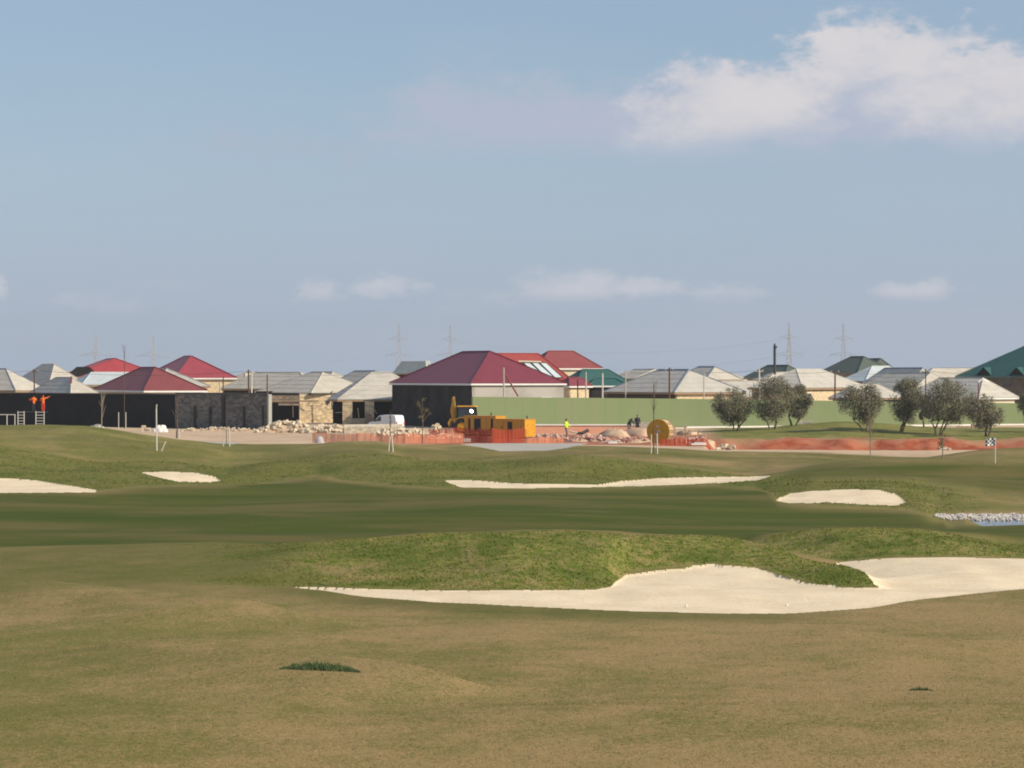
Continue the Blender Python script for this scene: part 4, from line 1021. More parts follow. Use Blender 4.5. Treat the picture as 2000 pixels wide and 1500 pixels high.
def hw(i, j, f, lab):
    (x0, y0, d0, *_), (x1, y1, d1, *_) = PYL[i], PYL[j]
    a, b_ = pxw(x0, d0)+UP*(GROUND+f*(top_z(y0, d0)-GROUND)), pxw(x1, d1)+UP*(GROUND+f*(top_z(y1, d1)-GROUND))
    pts = [a.lerp(b_, k/20)-UP*9*4*(k/20)*(1-k/20) for k in range(21)]
    g = MB(); g.path(pts, [0.06]*21, 4); tag(g.build('power_line', PYM), lab, 'power line', 'power lines between the pylons')
hw(1, 2, .60, 'faint power line sagging from the wide pylon to the tall pylon'); hw(3, 4, .745, 'faint power line sagging behind the maroon house, upper wire'); hw(3, 4, .48, 'faint power line sagging behind the maroon house, lower wire')
hw(2, 3, .745, 'faint power line between the two pylons left of the maroon roof'); hw(4, 5, .745, 'faint power line between the two pylons on the right')
# ------------------------------------------------------------------ rubble and spoil
def lump(mb, c, rx, ry, hgt, seed, n=14, m=7):
    q = np.random.default_rng(seed); vs = []; fs = []
    off = q.random(n)*0.35+0.8
    for j in range(m+1):
        f = j/m; r = math.cos(f*math.pi/2)**0.8; zz = math.sin(f*math.pi/2)
        for i in range(n):
            a = 2*math.pi*i/n; k = off[i]*(0.9+0.2*q.random())
            X, Y = c[0]+rx*r*k*math.cos(a), c[1]+ry*r*k*math.sin(a)
            vs.append(Vector((X, Y, c[2]-0.15+(hgt+0.15)*zz*(0.85+0.3*q.random()) if j else gz(X, Y)-0.25)))
    for j in range(m):
        for i in range(n): fs.append((j*n+i, j*n+(i+1) % n, (j+1)*n+(i+1) % n, (j+1)*n+i))
    mb.add(vs, fs)
BLK = []
def rubble_mesh(m, seed):
    q = random.Random(seed); bm = bmesh.new(); bmesh.ops.create_cube(bm, size=1.0)
    for v in bm.verts: v.co = Vector((v.co.x*q.uniform(.8, 1.1), v.co.y*q.uniform(.8, 1.1), v.co.z*q.uniform(.75, 1.1)))
    me = bpy.data.meshes.new('rubble_block'); bm.to_mesh(me); bm.free(); me.materials.append(m); return me
for mm_ in ('rubble', 'pink_rubble'): BLK.append([rubble_mesh(M[mm_], k) for k in range(5)])
def pile(label, x0, x1, d, ytop, count, kind=0, size=(0.22, 0.46), depth=2.2, base_m='spoil', shape=None, seed=1, name='rubble_heap'):
    q = random.Random(seed); c0 = stand((x0+x1)/2, d)
    root = empty(name, c0, label, 'rubble')
    hw_ = (x1-x0)/2*d/FPX; ht = max(0.25, top_z(ytop, d)-c0.z)
    prof = shape or (lambda s: max(0.0, 1-abs(s)**2.2))
    mb = MB(); nb = max(2, int(hw_*2/1.6))
    for k in range(nb):
        s = -0.8+1.6*(k+.5)/nb; X = c0.x+s*hw_
        lump(mb, (X, d, gz(X, d)), hw_/nb*1.7, depth*.55, max(.12, ht*prof(s)*.72), seed*31+k)
    mb.build('heap', M[base_m], root, world=True, smooth=True)
    for k in range(count):
        s = q.uniform(-1, 1); e = q.uniform(-1, 1); sz = q.uniform(*size)
        X, Y = c0.x+s*hw_, d+e*depth*.5
        z = gz(X, Y)+ht*prof(s)*max(0.0, (1-e*e))*0.80+q.uniform(-.04, .10)
        o = bpy.data.objects.new('rubble_block', q.choice(BLK[kind])); COL.objects.link(o); o.parent = root
        o.location = (X-c0.x, Y-c0.y, z-c0.z+0.04); o.scale = (sz*q.uniform(.9, 1.5), sz*q.uniform(.6, 1.0), sz*q.uniform(.5, .9))
        o.rotation_euler = (q.uniform(-.7, .7), q.uniform(-.7, .7), q.uniform(0, 6.28))
pile('tall heap of broken cream limestone blocks beside the grey pillar', 502, 600, 252, 822, 120, seed=1, shape=lambda s: max(0, min(1, (s+1.05)*1.1))*(1 if s < .6 else 1-(s-.6)))
pile('broken cream limestone heap below the limestone wall', 592, 692, 250, 831, 90, seed=2, depth=2.5)
pile('cream and pink rubble heap behind the orange mesh', 728, 838, 236, 838, 110, seed=3, depth=3.0)
pile('small rubble stack at the foot of the yellow boom', 838, 868, 243, 829, 34, seed=4, depth=1.2)
pile('low strip of rubble along the foot of the block wall', 350, 500, 258, 838, 60, seed=5, depth=1.4, size=(.12, .3))
pile('pink dusty rubble at the feet of the vest worker', 1108, 1190, 216, 852, 90, kind=1, seed=6, depth=3.0, size=(.12, .3))
pile('pink rubble strip in front of the sandy mounds', 1180, 1268, 212, 856, 70, kind=1, seed=7, depth=2.4, size=(.12, .28))
pile('pink rubble and debris under the yellow boxes', 1040, 1108, 222, 850, 50, kind=1, seed=8, depth=3.0, size=(.12, .3))
pile('pink rubble at the wheel of the yellow machine', 832, 905, 224, 856, 60, kind=1, seed=9, depth=2.4, size=(.15, .36))
pile('red rubble strip between the drum and the timber frame', 1320, 1392, 210, 860, 50, kind=1, seed=10, depth=2.2, size=(.15, .36))
pile('sandy boulders at the start of the red earth cut', 1388, 1450, 201, 866, 26, kind=0, seed=11, depth=1.6, size=(.2, .5))
pile('pale debris at the foot of the two thin trees in the red cut', 1820, 1872, 200, 872, 26, kind=0, seed=12, depth=1.6, size=(.15, .4))
def mound_thing(label, x0, x1, d, ytop, seed, m='spoil', cat='soil mound'):
    c0 = stand((x0+x1)/2, d); mb = MB(); lump(mb, c0, (x1-x0)/2*d/FPX, 1.6, top_z(ytop, d)-c0.z, seed, 18, 8)
    tag(mb.build('soil_mound', M[m], smooth=True), label, cat)
mound_thing('sandy mound left of the crouching dark worker', 1168, 1232, 231, 838, 3)
mound_thing('wide sandy mound behind the dark worker', 1215, 1290, 236, 837, 4)
mound_thing('low grey mound behind the staked sapling on the left hill', 172, 206, 260, 830, 5, 'grey_render')
mound_thing('low sandy bank right of the yellow drum', 1320, 1372, 240, 840, 6)
def blocks_thing(label, x0, x1, y0, y1, d, m, seed=1):
    q = random.Random(seed); root = empty('block_stack', stand((x0+x1)/2, d), label, 'stack')
    zt, zb = top_z(y0, d), max(top_z(y1, d), root.location.z); X0, X1 = pxw(x0, d).x, pxw(x1, d).x
    nz = max(1, int((zt-root.location.z)/.22)); nx = max(2, int((X1-X0)/.44))
    for k in range(nz):
        for i in range(nx):
            if k == nz-1 and q.random() < .35: continue
            g = MB(); g.box((X0+(i+.5)*(X1-X0)/nx, d+q.uniform(-.06, .06), root.location.z+(k+.5)*.22), (.42, .4, .21), rz=q.uniform(-.1, .1)); g.build('block', M[m], root, world=True)
blocks_thing('stack of grey blocks behind the yellow drum', 1250, 1282, 821, 836, 242, 'concrete', 2)
blocks_thing('pale blocks lying by the olive roots', 1560, 1597, 821, 827, 262, 'concrete', 3)
blocks_thing('low pale block row behind the right olive trees', 1868, 1925, 826, 834, 262, 'spoil', 4)
blocks_thing('cream stone stack on the left by the white sacks', 276, 294, 829, 842, 255, 'rubble', 5)
# white sacks on the left
root = empty('sack_pile', stand(311, 254), 'white sacks heaped in front of the black wall', 'sacks')
for k, (ox, oy, oz) in enumerate(((-.35, 0, .15), (.1, -.1, .15), (.5, 0, .15), (-.1, 0, .42), (.32, .05, .44))):
    g = MB(); lump(g, (root.location.x+ox, 254+oy, root.location.z+oz), .36, .26, .26, 60+k, 10, 4); g.build('sack', M['white'], root, world=True, smooth=True)
# white sheets
for (x, y, wpx, d_, lab) in ((1364, 868, 30, 203, 'white sheet lying by the timber frame'), (912, 853, 15, 213, 'white board on the ground before the first yellow box'), (1196, 866, 18, 205, 'white scrap on the ground left of the yellow drum')):
    c0 = stand(x, d_); g = MB(); w_ = wpx*d_/FPX; g.box((c0.x, c0.y, c0.z+.15), (w_, .5, .22 if d_ > 208 else .12), rz=.15); g.box((c0.x+w_*.1, c0.y+.1, c0.z+.26), (w_*.7, .4, .06), rz=-.1)
    tag(g.build('white_sheet', M['white'], bevel=.01), lab, 'sheet')

# ------------------------------------------------------------------ orange safety mesh
def net_fence(label, pts, hgt, seed, netm='net_sunlit'):
    q = random.Random(seed); base = [stand(x, d) for x, d in pts]
    root = empty('safety_mesh', base[0], label, 'mesh fence', 'orange safety mesh around the dig')
    mb = MB()
    for a, b_ in zip(base[:-1], base[1:]):
        L = (b_-a).length; n = max(3, int(L/.13)); e = (b_-a)/L; nn = Vector((e.y, -e.x, 0)).normalized()
        top = [hgt*(1+.10*math.sin(i*.21+seed)+q.uniform(-.03, .03)) for i in range(n+1)]
        wob_ = [nn*(.06*math.sin(i*.33+seed)+q.uniform(-.03, .03)) for i in range(n+1)]
        pos = [a.lerp(b_, i/n) for i in range(n+1)]
        for p in pos: p.z = gz(p.x, p.y)
        for i in range(n):
            w_ = e*.052; lean = e*q.uniform(-.05, .05)
            p = pos[i]+wob_[i]
            mb.add([p, p+w_, p+w_+lean+UP*top[i], p+lean+UP*top[i]], [(0, 1, 2, 3)])
            for k in range(8):
                z0 = .06+k/7.6
                if z0 > 1: z0 = 1.0
                p1 = pos[i+1]+wob_[i+1]
                mb.add([p+UP*(z0*top[i]-.042), p1+UP*(z0*top[i+1]-.042), p1+UP*(z0*top[i+1]), p+UP*(z0*top[i])], [(0, 1, 2, 3)])
    mb.build('net', M[netm], root, world=True, fix=False)
    for a, b_ in zip(base[:-1], base[1:]):
        for k in range(max(2, int((b_-a).length/2.4))):
            p = a.lerp(b_, k/max(2, int((b_-a).length/2.4))); p.z = gz(p.x, p.y); g = MB(); g.tube(p-UP*.1, p+UP*hgt*1.08, .025, n=5); g.build('post', M[netm], root, world=True)
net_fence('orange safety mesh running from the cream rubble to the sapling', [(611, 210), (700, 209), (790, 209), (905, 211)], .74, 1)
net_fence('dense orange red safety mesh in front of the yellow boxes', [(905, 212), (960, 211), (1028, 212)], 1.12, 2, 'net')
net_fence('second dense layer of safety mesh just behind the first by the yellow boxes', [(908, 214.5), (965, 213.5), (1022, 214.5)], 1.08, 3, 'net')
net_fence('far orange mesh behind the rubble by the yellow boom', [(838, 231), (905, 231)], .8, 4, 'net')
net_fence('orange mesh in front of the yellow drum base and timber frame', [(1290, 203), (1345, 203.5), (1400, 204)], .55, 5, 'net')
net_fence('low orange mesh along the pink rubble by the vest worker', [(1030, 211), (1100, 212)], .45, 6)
# grey bundle hung on the mesh
g = MB(); c0 = stand(624, 208.6); lump(g, c0, .38, .2, .55, 8); tag(g.build('grey_sack', mat('grey_plastic', (.45, .43, .46), .6), smooth=True), 'grey sack at the left end of the orange mesh', 'sack')

# ------------------------------------------------------------------ yellow generator boxes
def genset(label, xC, yb, d, A, B, H, t, chimney):
    c = stand(xC, d); root = empty('generator_box', c, label, 'generator', 'yellow generator boxes')
    l, r = Vector((-math.cos(t), math.sin(t), 0)), Vector((math.sin(t), math.cos(t), 0))
    Wp = lambda a, b_, z: c+l*a+r*b_+UP*z
    g = MB(); g.prism([Wp(0, 0, .12), Wp(A, 0, .12), Wp(A, B, .12), Wp(0, B, .12)], UP*(H-.12)); g.build('canopy', M['yellow'], root, world=True, bevel=.03)
    g = MB(); g.prism([Wp(.05, .04, -.1), Wp(A-.05, .04, -.1), Wp(A-.05, B-.04, -.1), Wp(.05, B-.04, -.1)], UP*.24); g.build('skid', M['iron'], root, world=True)
    g = MB(); g.prism([Wp(-.03, -.03, H), Wp(A+.03, -.03, H), Wp(A+.03, B+.03, H), Wp(-.03, B+.03, H)], UP*.06); g.build('lid', M['yellow'], root, world=True)
    for s0, s1, m in chimney['doors']:
        g = MB(); o_ = -r*.012; g.prism([Wp(s0*A, 0, .35)+o_, Wp(s1*A, 0, .35)+o_, Wp(s1*A, 0, H-.2)+o_, Wp(s0*A, 0, H-.2)+o_], r*.03)
        dd = g.build('louvre_panel' if m == 'black' else 'door', M[m], root, world=True)
        if m == 'black':
            for k in range(7):
                z = .45+k*(H-.75)/6; g = MB(); g.prism([Wp(s0*A+.03, 0, z)-r*.05, Wp(s1*A-.03, 0, z)-r*.05, Wp(s1*A-.03, 0, z+.05)-r*.02, Wp(s0*A+.03, 0, z+.05)-r*.02], r*.01); g.build('slat', M['iron'], dd, world=True)
        else:
            g = MB(); g.prism([Wp(s0*A+.08, 0, .9)-r*.05, Wp(s0*A+.16, 0, .9)-r*.05, Wp(s0*A+.16, 0, 1.05)-r*.05, Wp(s0*A+.08, 0, 1.05)-r*.05], r*.03); g.build('handle', M['black'], dd, world=True)
    for k in range(5):
        g = MB(); a = (k+.5)/5.2*A; g.prism([Wp(a, 0, .2)-r*.006, Wp(a+.02, 0, .2)-r*.006, Wp(a+.02, 0, H-.06)-r*.006, Wp(a, 0, H-.06)-r*.006], r*.02); g.build('panel_seam', M['black'], root, world=True)
    for (b0, z0) in ((.25, .5), (.8, .5), (.25, 1.2), (.8, 1.2)):
        g = MB(); p = Wp(0, b0*B, z0)-l*.015; g.box(p, (.05, .05, .05), rz=math.pi/2-t); g.build('hinge', M['iron'], root, world=True)
    g = MB(); p = Wp(A*chimney['at'], B*.5, H); g.tube(p, p+UP*.3, .06, n=8); g.tube(p+UP*.28, p+UP*.34, .1, .07, 8); g.build('exhaust', M['iron'], root, world=True)
T_ = math.radians(44)
genset('nearer yellow generator box with a bright lit end', 1025, 857, 228, 3.9, 1.4, 1.66, T_, dict(doors=((.10, .30, 'yellow'), (.40, .55, 'black'), (.7, .95, 'yellow')), at=.1))
genset('farther yellow generator box with dark louvres beside the cab', 968, 850, 235.5, 4.1, 1.35, 1.80, T_, dict(doors=((.08, .15, 'black'), (.47, .68, 'black'), (.8, .86, 'black')), at=.3))

# ------------------------------------------------------------------ backhoe loader (rear to the left, front hidden by the boxes)
bo = stand(905, 243.5)
bk = empty('backhoe_loader', bo, 'yellow backhoe loader with raised rear boom behind the generator boxes', 'backhoe', rz=math.radians(-8))
def part(mb, name, m, parent=bk, **k): return mb.build(name, m, parent, **k)
g = MB(); g.box((.9, 0, .78), (3.6, .9, .5)); part(g, 'chassis', M['iron'], bevel=.03)
g = MB(); g.prism([(1.35, -.5, .95), (3.1, -.42, .95), (3.1, -.42, 1.42), (1.35, -.5, 1.62)], (0, .95, 0)); part(g, 'bonnet', M['yellow'], bevel=.04)
for s in (-1, 1):
    g = MB(); n = 22; ys = s*.98
    def ring(mb, c, r0, r1, w_, n=22):
        vs, fs = [], []
        for yy in (-w_/2, w_/2):
            for r_ in (r0, r1):
                for k in range(n):
                    a = 2*math.pi*k/n; vs.append((c[0]+r_*math.cos(a), c[1]+yy, c[2]+r_*math.sin(a)))
        for k in range(n):
            j = (k+1) % n
            fs += [(k, j, n+j, n+k), (2*n+k, 3*n+k, 3*n+j, 2*n+j), (n+k, n+j, 3*n+j, 3*n+k), (k, 2*n+k, 2*n+j, j)]
        mb.add(vs, fs)
    ring(g, (0.05, ys, .78), .44, .78, .46); wh = part(g, 'rear_wheel', M['rubber'], bevel=.04)
    g = MB(); g.tube((.05, ys-.15, .78), (.05, ys+.15, .78), .44, n=20); g.tube((.05, ys-.2, .78), (.05, ys+.2, .78), .16, n=10); part(g, 'rim', M['yellow'], wh)
    g = MB(); ring(g, (2.35, s*.9, .5), .26, .5, .34); wh = part(g, 'front_wheel', M['rubber'], bevel=.03)
    g = MB(); g.tube((2.35, s*.9-.12, .5), (2.35, s*.9+.12, .5), .26, n=16); part(g, 'rim', M['yellow'], wh)
    g = MB(); pts = [(.05+.92*math.cos(a), s*1.0-.25, .78+.92*math.sin(a)) for a in [math.radians(k) for k in range(15, 151, 15)]]
    inn = [(.05+.86*math.cos(a), s*1.0-.25, .78+.86*math.sin(a)) for a in [math.radians(k) for k in range(150, 14, -15)]]
    g.prism(pts+inn, (0, .5, 0)); part(g, 'mudguard', M['yellow'])
    g = MB(); g.path([(1.3, s*.62, 1.25), (2.6, s*.66, 1.05), (3.55, s*.68, .5)], [.09, .09, .09], 6); part(g, 'loader_arm', M['yellow'])
    g = MB(); g.tube((-.62, s*.75, 0), (-.62, s*.75, 1.25), .12, .14, 4); g.box((-.62, s*.75, .03), (.35, .3, .08)); part(g, 'stabiliser', M['yellow'])
g = MB(); g.prism([(3.4, -1.1, .15), (4.1, -1.1, .1), (4.0, -1.1, .25), (3.6, -1.1, .95), (3.4, -1.1, .9)], (0, 2.2, 0)); part(g, 'front_bucket', M['yellow'])
cabz0, cabz1 = 1.25, 2.66
g = MB()
for (x0_, x1_) in ((-.42, -.30), (1.28, 1.12)):
    for s in (-1, 1): g.tube((x0_, s*.72, cabz0), (x1_, s*.66, cabz1), .045, n=4)
for s in (-1, 1): g.tube((.45, s*.72, cabz0), (.42, s*.66, cabz1), .035, n=4); g.tube((-.42, s*.72, cabz0), (1.28, s*.72, cabz0), .05, n=4)
cab = part(g, 'cab_frame', M['iron'])
g = MB(); g.prism([(-.55, -.8, cabz1), (1.3, -.8, cabz1), (1.22, -.74, cabz1+.11), (-.48, -.74, cabz1+.11)], (0, 1.55, 0)); part(g, 'cab_roof', M['yellow'], bevel=.03)
for s in (-1, 1):
    g = MB(); g.prism([(-.38, s*.70, cabz0+.03), (.43, s*.70, cabz0+.03), (.4, s*.655, cabz1-.03), (-.28, s*.655, cabz1-.03)], (0, .012, 0)); part(g, 'side_window', M['glass'], cab)
    g = MB(); g.prism([(.47, s*.70, cabz0+.03), (1.24, s*.70, cabz0+.03), (1.1, s*.655, cabz1-.03), (.44, s*.655, cabz1-.03)], (0, .012, 0)); part(g, 'door_window', M['glass'], cab)
g = MB(); g.prism([(-.41, -.68, cabz0+.03), (-.41, .68, cabz0+.03), (-.31, .63, cabz1-.03), (-.31, -.63, cabz1-.03)], (.012, 0, 0)); part(g, 'rear_window', M['glass'], cab)
g = MB(); g.box((.35, 0, 1.35), (.5, .5, .12)); g.box((.1, 0, 1.7), (.12, .48, .7)); part(g, 'driver_seat', M['black'])
g = MB(); g.prism([(.2, -.78, .8), (1.3, -.78, .8), (1.3, -.74, 1.25), (-.4, -.74, 1.25), (-.4, -.78, 1.0)], (0, .06, 0)); part(g, 'step_panel', M['yellow'])
# added mirror disc by the cab, aimed to throw a sun glint at the viewer
MIR = bpy.data.materials.new('glint_mirror'); MIR.use_nodes = True
b_ = MIR.node_tree.nodes['Principled BSDF']; b_.inputs['Base Color'].default_value = (.75, .8, .85, 1); b_.inputs['Metallic'].default_value = 1.0; b_.inputs['Roughness'].default_value = 0.34
pc = P(921, 803, 242.2); hv = (sun_dir.normalized()+(-pc).normalized()).normalized()
ux = UP.cross(hv).normalized(); uy = hv.cross(ux)
inv = Matrix.Rotation(math.radians(8), 3, 'Z')
g = MB(); vs_ = [inv @ (pc-bo)]; fs_ = []
for j in range(1, 6):                                  # slightly bulging glint disc
    for a in range(20):
        r_ = .15*j/5; vs_.append(inv @ (pc+ux*math.cos(a*math.pi/10)*r_*1.15+uy*math.sin(a*math.pi/10)*r_-hv*(r_*r_*.16)-bo))
fs_ += [(0, 1+a, 1+(a+1) % 20) for a in range(20)]
for j in range(4):
    for a in range(20): fs_.append((1+j*20+a, 1+(j+1)*20+a, 1+(j+1)*20+(a+1) % 20, 1+j*20+(a+1) % 20))
g.add(vs_, fs_); part(g, 'glint_disc', MIR, smooth=True)
g = MB(); g.tube(inv @ (pc-bo-hv*.05), (1.2, -.66, 2.2), .03, n=5); part(g, 'glint_disc_arm', M['iron'])  # arm holding the added glint disc
# rear boom folded upright
g = MB(); g.box((-.62, 0, .8), (.4, 1.5, .5)); g.tube((-.8, 0, .6), (-.8, 0, 1.35), .2, n=8); part(g, 'kingpost', M['iron'])
g = MB(); g.prism([(-.72, -.14, 1.1), (-.98, -.14, 1.1), (-1.25, -.12, 2.3), (-1.02, -.1, 3.58), (-.84, -.1, 3.62), (-.92, -.12, 2.3)], (0, .26, 0)); part(g, 'boom', M['yellow'], bevel=.02)
g = MB(); g.prism([(-.95, -.28, 3.68), (-.8, -.28, 3.5), (-.62, -.28, 2.2), (-.66, -.28, 1.5), (-.82, -.28, 1.5), (-.86, -.28, 2.4), (-1.08, -.28, 3.45)], (0, .16, 0)); part(g, 'dipper_arm', mat('dirty_yellow', (.42, .26, .05), .7, .35, 3.0), bevel=.02)
g = MB(); g.tube((-.95, .05, 1.2), (-.9, .05, 2.5), .07, n=8); g.tube((-.9, .05, 2.5), (-.85, .05, 3.3), .04, n=8); part(g, 'hydraulic_ram', M['pale_steel'])
g = MB(); g.prism([(-.66, -.5, 1.6), (-1.2, -.5, 1.55), (-1.42, -.5, 1.15), (-1.35, -.5, .8), (-1.2, -.5, .75), (-1.22, -.5, 1.1), (-1.05, -.5, 1.35), (-.7, -.5, 1.3)], (0, .75, 0)); part(g, 'rear_bucket', M['yellow'])

# ------------------------------------------------------------------ white van behind the low wall
vo = stand(756, 253); van = empty('van', vo, 'white van parked behind the low pale block wall', 'van', rz=math.radians(-32)); van.scale = (.86, .9, .96)
# local: front towards -x, rear at +x
prof = [(-2.1, .35), (-2.15, .8), (-1.95, .98), (-1.25, 1.08), (-.55, 1.66), (.2, 1.74), (1.55, 1.72), (1.74, 1.62), (1.86, 1.05), (1.88, .35)]
g = MB(); g.prism([(x, -.82, z) for x, z in prof], (0, 1.64, 0)); part(g, 'body', M['van_white'], van, bevel=.07)
g = MB(); g.prism([(-1.05, -.826, 1.1), (-.25, -.826, 1.1), (-.25, -.826, 1.58), (-.5, -.826, 1.56)], (0, .01, 0)); part(g, 'front_side_window', M['glass'], van)
g = MB(); g.prism([(-1.2, -.68, 1.12), (-1.2, .68, 1.12), (-.6, .62, 1.62), (-.6, -.62, 1.62)], (-.012, 0, .012)); part(g, 'windscreen', M['glass'], van)
g = MB(); g.prism([(1.81, -.62, 1.12), (1.81, .62, 1.12), (1.715, .6, 1.56), (1.715, -.6, 1.56)], (.03, 0, .004)); part(g, 'rear_window', mat('sky_bright_glass', (.5, .52, .55), .15, .05), van)
for s in (-1, 1):
    g = MB(); g.box((1.88, s*.72, .85), (.05, .12, .4)); part(g, 'tail_lamp', M['red_lens'], van)
    for xw in (-1.35, 1.2):
        g = MB(); g.tube((xw, s*.70, .32), (xw, s*.84, .32), .32, n=18); wh = part(g, 'wheel', M['rubber'], van)
        g = MB(); g.tube((xw, s*.845, .32), (xw, s*.85, .32), .2, n=14); part(g, 'hub_cap', M['pale_steel'], wh)
    g = MB(); g.box((-.95, s*.95, 1.14), (.1, .2, .16)); part(g, 'wing_mirror', M['black'], van)
g = MB(); g.box((1.93, 0, .45), (.12, 1.5, .2)); part(g, 'rear_bumper', M['black'], van, bevel=.03)

# ------------------------------------------------------------------ yellow cable drum
dc_ = stand(1290, 208.5); rd = 1.0
dr = empty('cable_drum', dc_, 'big round ochre yellow drum standing on edge', 'drum', rz=math.radians(-24))
cz = rd-.05
g = MB(); g.tube((0, -.55, cz), (0, -.45, cz), rd, n=36); fl = part(g, 'near_flange', M['drum_yellow'], dr, bevel=.02)
g = MB(); g.tube((0, .45, cz), (0, .55, cz), rd, n=36); part(g, 'far_flange', M['wood'], dr)
g = MB(); g.tube((0, -.45, cz), (0, .45, cz), .93, n=28); part(g, 'lagging', M['wood'], dr)
for k in range(26):
    a = 2*math.pi*k/26; g = MB(); g.box((.955*math.cos(a), 0, cz+.955*math.sin(a)), (.035, .88, .2), M=Matrix.Rotation(-a, 3, 'Y')); part(g, 'lagging_board', M['raw_wood'] if k % 3 else M['wood'], dr)
g = MB(); g.tube((0, -.60, cz), (0, -.545, cz), .14, n=14); part(g, 'hub_plate', M['steel'], fl)
g = MB(); g.box((-.05, -.556, cz+.42), (.26, .02, .12)); part(g, 'label_plate', M['pale_steel'], fl)
for k in range(6):
    a = 2*math.pi*k/6; g = MB(); g.tube((.5*math.cos(a), -.58, cz+.5*math.sin(a)), (.5*math.cos(a), -.545, cz+.5*math.sin(a)), .035, n=8); part(g, 'bolt', M['iron'], fl)

# ------------------------------------------------------------------ timber trestle, frames, bent pipe
def trestle(label, xL, xR, yT, d, legs=True):
    a, b_ = stand(xL, d), stand(xR, d+.4); zt = top_z(yT, d)
    root = empty('trestle', a, label, 'trestle')
    g = MB(); g.box(((a.x+b_.x)/2, d+.2, zt), ((b_.x-a.x)+.3, .3, .08)); g.build('top_beam', M['wood'], root, world=True)
    for p in (a, b_):
        for s in (-1, 1):
            g = MB(); g.tube((p.x+s*.22, p.y+s*.15, gz(p.x, p.y)-.05), (p.x, p.y, zt), .05, n=4); g.build('leg', M['raw_wood'], root, world=True)
trestle('timber trestle right of the yellow drum', 1318, 1338, 834, 214)
trestle('pale timber trestle above the red rubble', 1348, 1364, 842, 211)
lad = empty('timber_ladder', stand(1376, 204.5), 'small upright timber ladder frame by the white sheet', 'frame')
for s in (-.12, .12):
    g = MB(); b0 = lad.location+Vector((s, 0, -.05)); g.tube(b0, b0+UP*.95+Vector((0, .2, 0)), .035, n=4); g.build('upright', M['raw_wood'], lad, world=True)
for k in range(4):
    g = MB(); b0 = lad.location+Vector((-.12, .05*k, .15+.22*k)); g.tube(b0, b0+Vector((.24, 0, 0)), .03, n=4); g.build('rung', M['raw_wood'], lad, world=True)
p0 = stand(1128, 222); pr = empty('bent_pipe', p0, 'black bent pipe on a pale plank right of the vest worker', 'pipe')
g = MB(); g.path([P(1126, 846, 222), P(1137, 846, 222), P(1149, 840, 222.2)], [.11, .13, .15], 8); g.build('pipe_body', M['iron'], pr, world=True)
g = MB(); g.tube(P(1112, 842, 221.8), P(1128, 845.5, 221.8), .07, n=4); g.build('plank', M['concrete'], pr, world=True)

# ------------------------------------------------------------------ scaffold on the left
sc_d = 274.5
for (xa, xb, yt, lab) in ((-20, 29, 809, 'long steel scaffold rail frame at the far left edge'), (35, 47, 803, 'narrow ladder scaffold frame left of the workers'), (70, 86, 803, 'ladder scaffold frame under the red clad worker')):
    q0, q1 = pxw(xa, sc_d), pxw(xb, sc_d); root = empty('scaffold', (q0.x, q0.y, GROUND), lab, 'scaffold')
    zt = top_z(yt, sc_d)
    for q in (q0, q1):
        g = MB(); g.tube((q.x, q.y, GROUND-.2), (q.x, q.y, zt), .05, n=6); g.build('upright', M['pale_steel'], root, world=True)
    if xb-xa > 30:
        g = MB(); g.tube((q0.x, q0.y, zt-.05), (q1.x, q1.y, zt-.05), .05, n=6); g.build('top_rail', M['pale_steel'], root, world=True)
        g = MB(); xm = (q0.x+q1.x)/2+.5; g.tube((xm, q0.y, GROUND-.2), (xm, q0.y, zt), .05, n=6); g.build('upright', M['pale_steel'], root, world=True)
    else:
        for k in range(5):
            z = zt-.12-k*.31; g = MB(); g.tube((q0.x, q0.y, z), (q1.x, q1.y, z), .04, n=6); g.build('rung', M['pale_steel'], root, world=True)
q0, q1 = pxw(44, sc_d+.6), pxw(92, sc_d+.6)
g = MB(); g.box(((q0.x+q1.x)/2, sc_d+.6, top_z(804, sc_d+.6)-.03), (q1.x-q0.x, .8, .06)); tag(g.build('scaffold_board', M['iron']), 'dark scaffold board the two orange workers stand on', 'board')

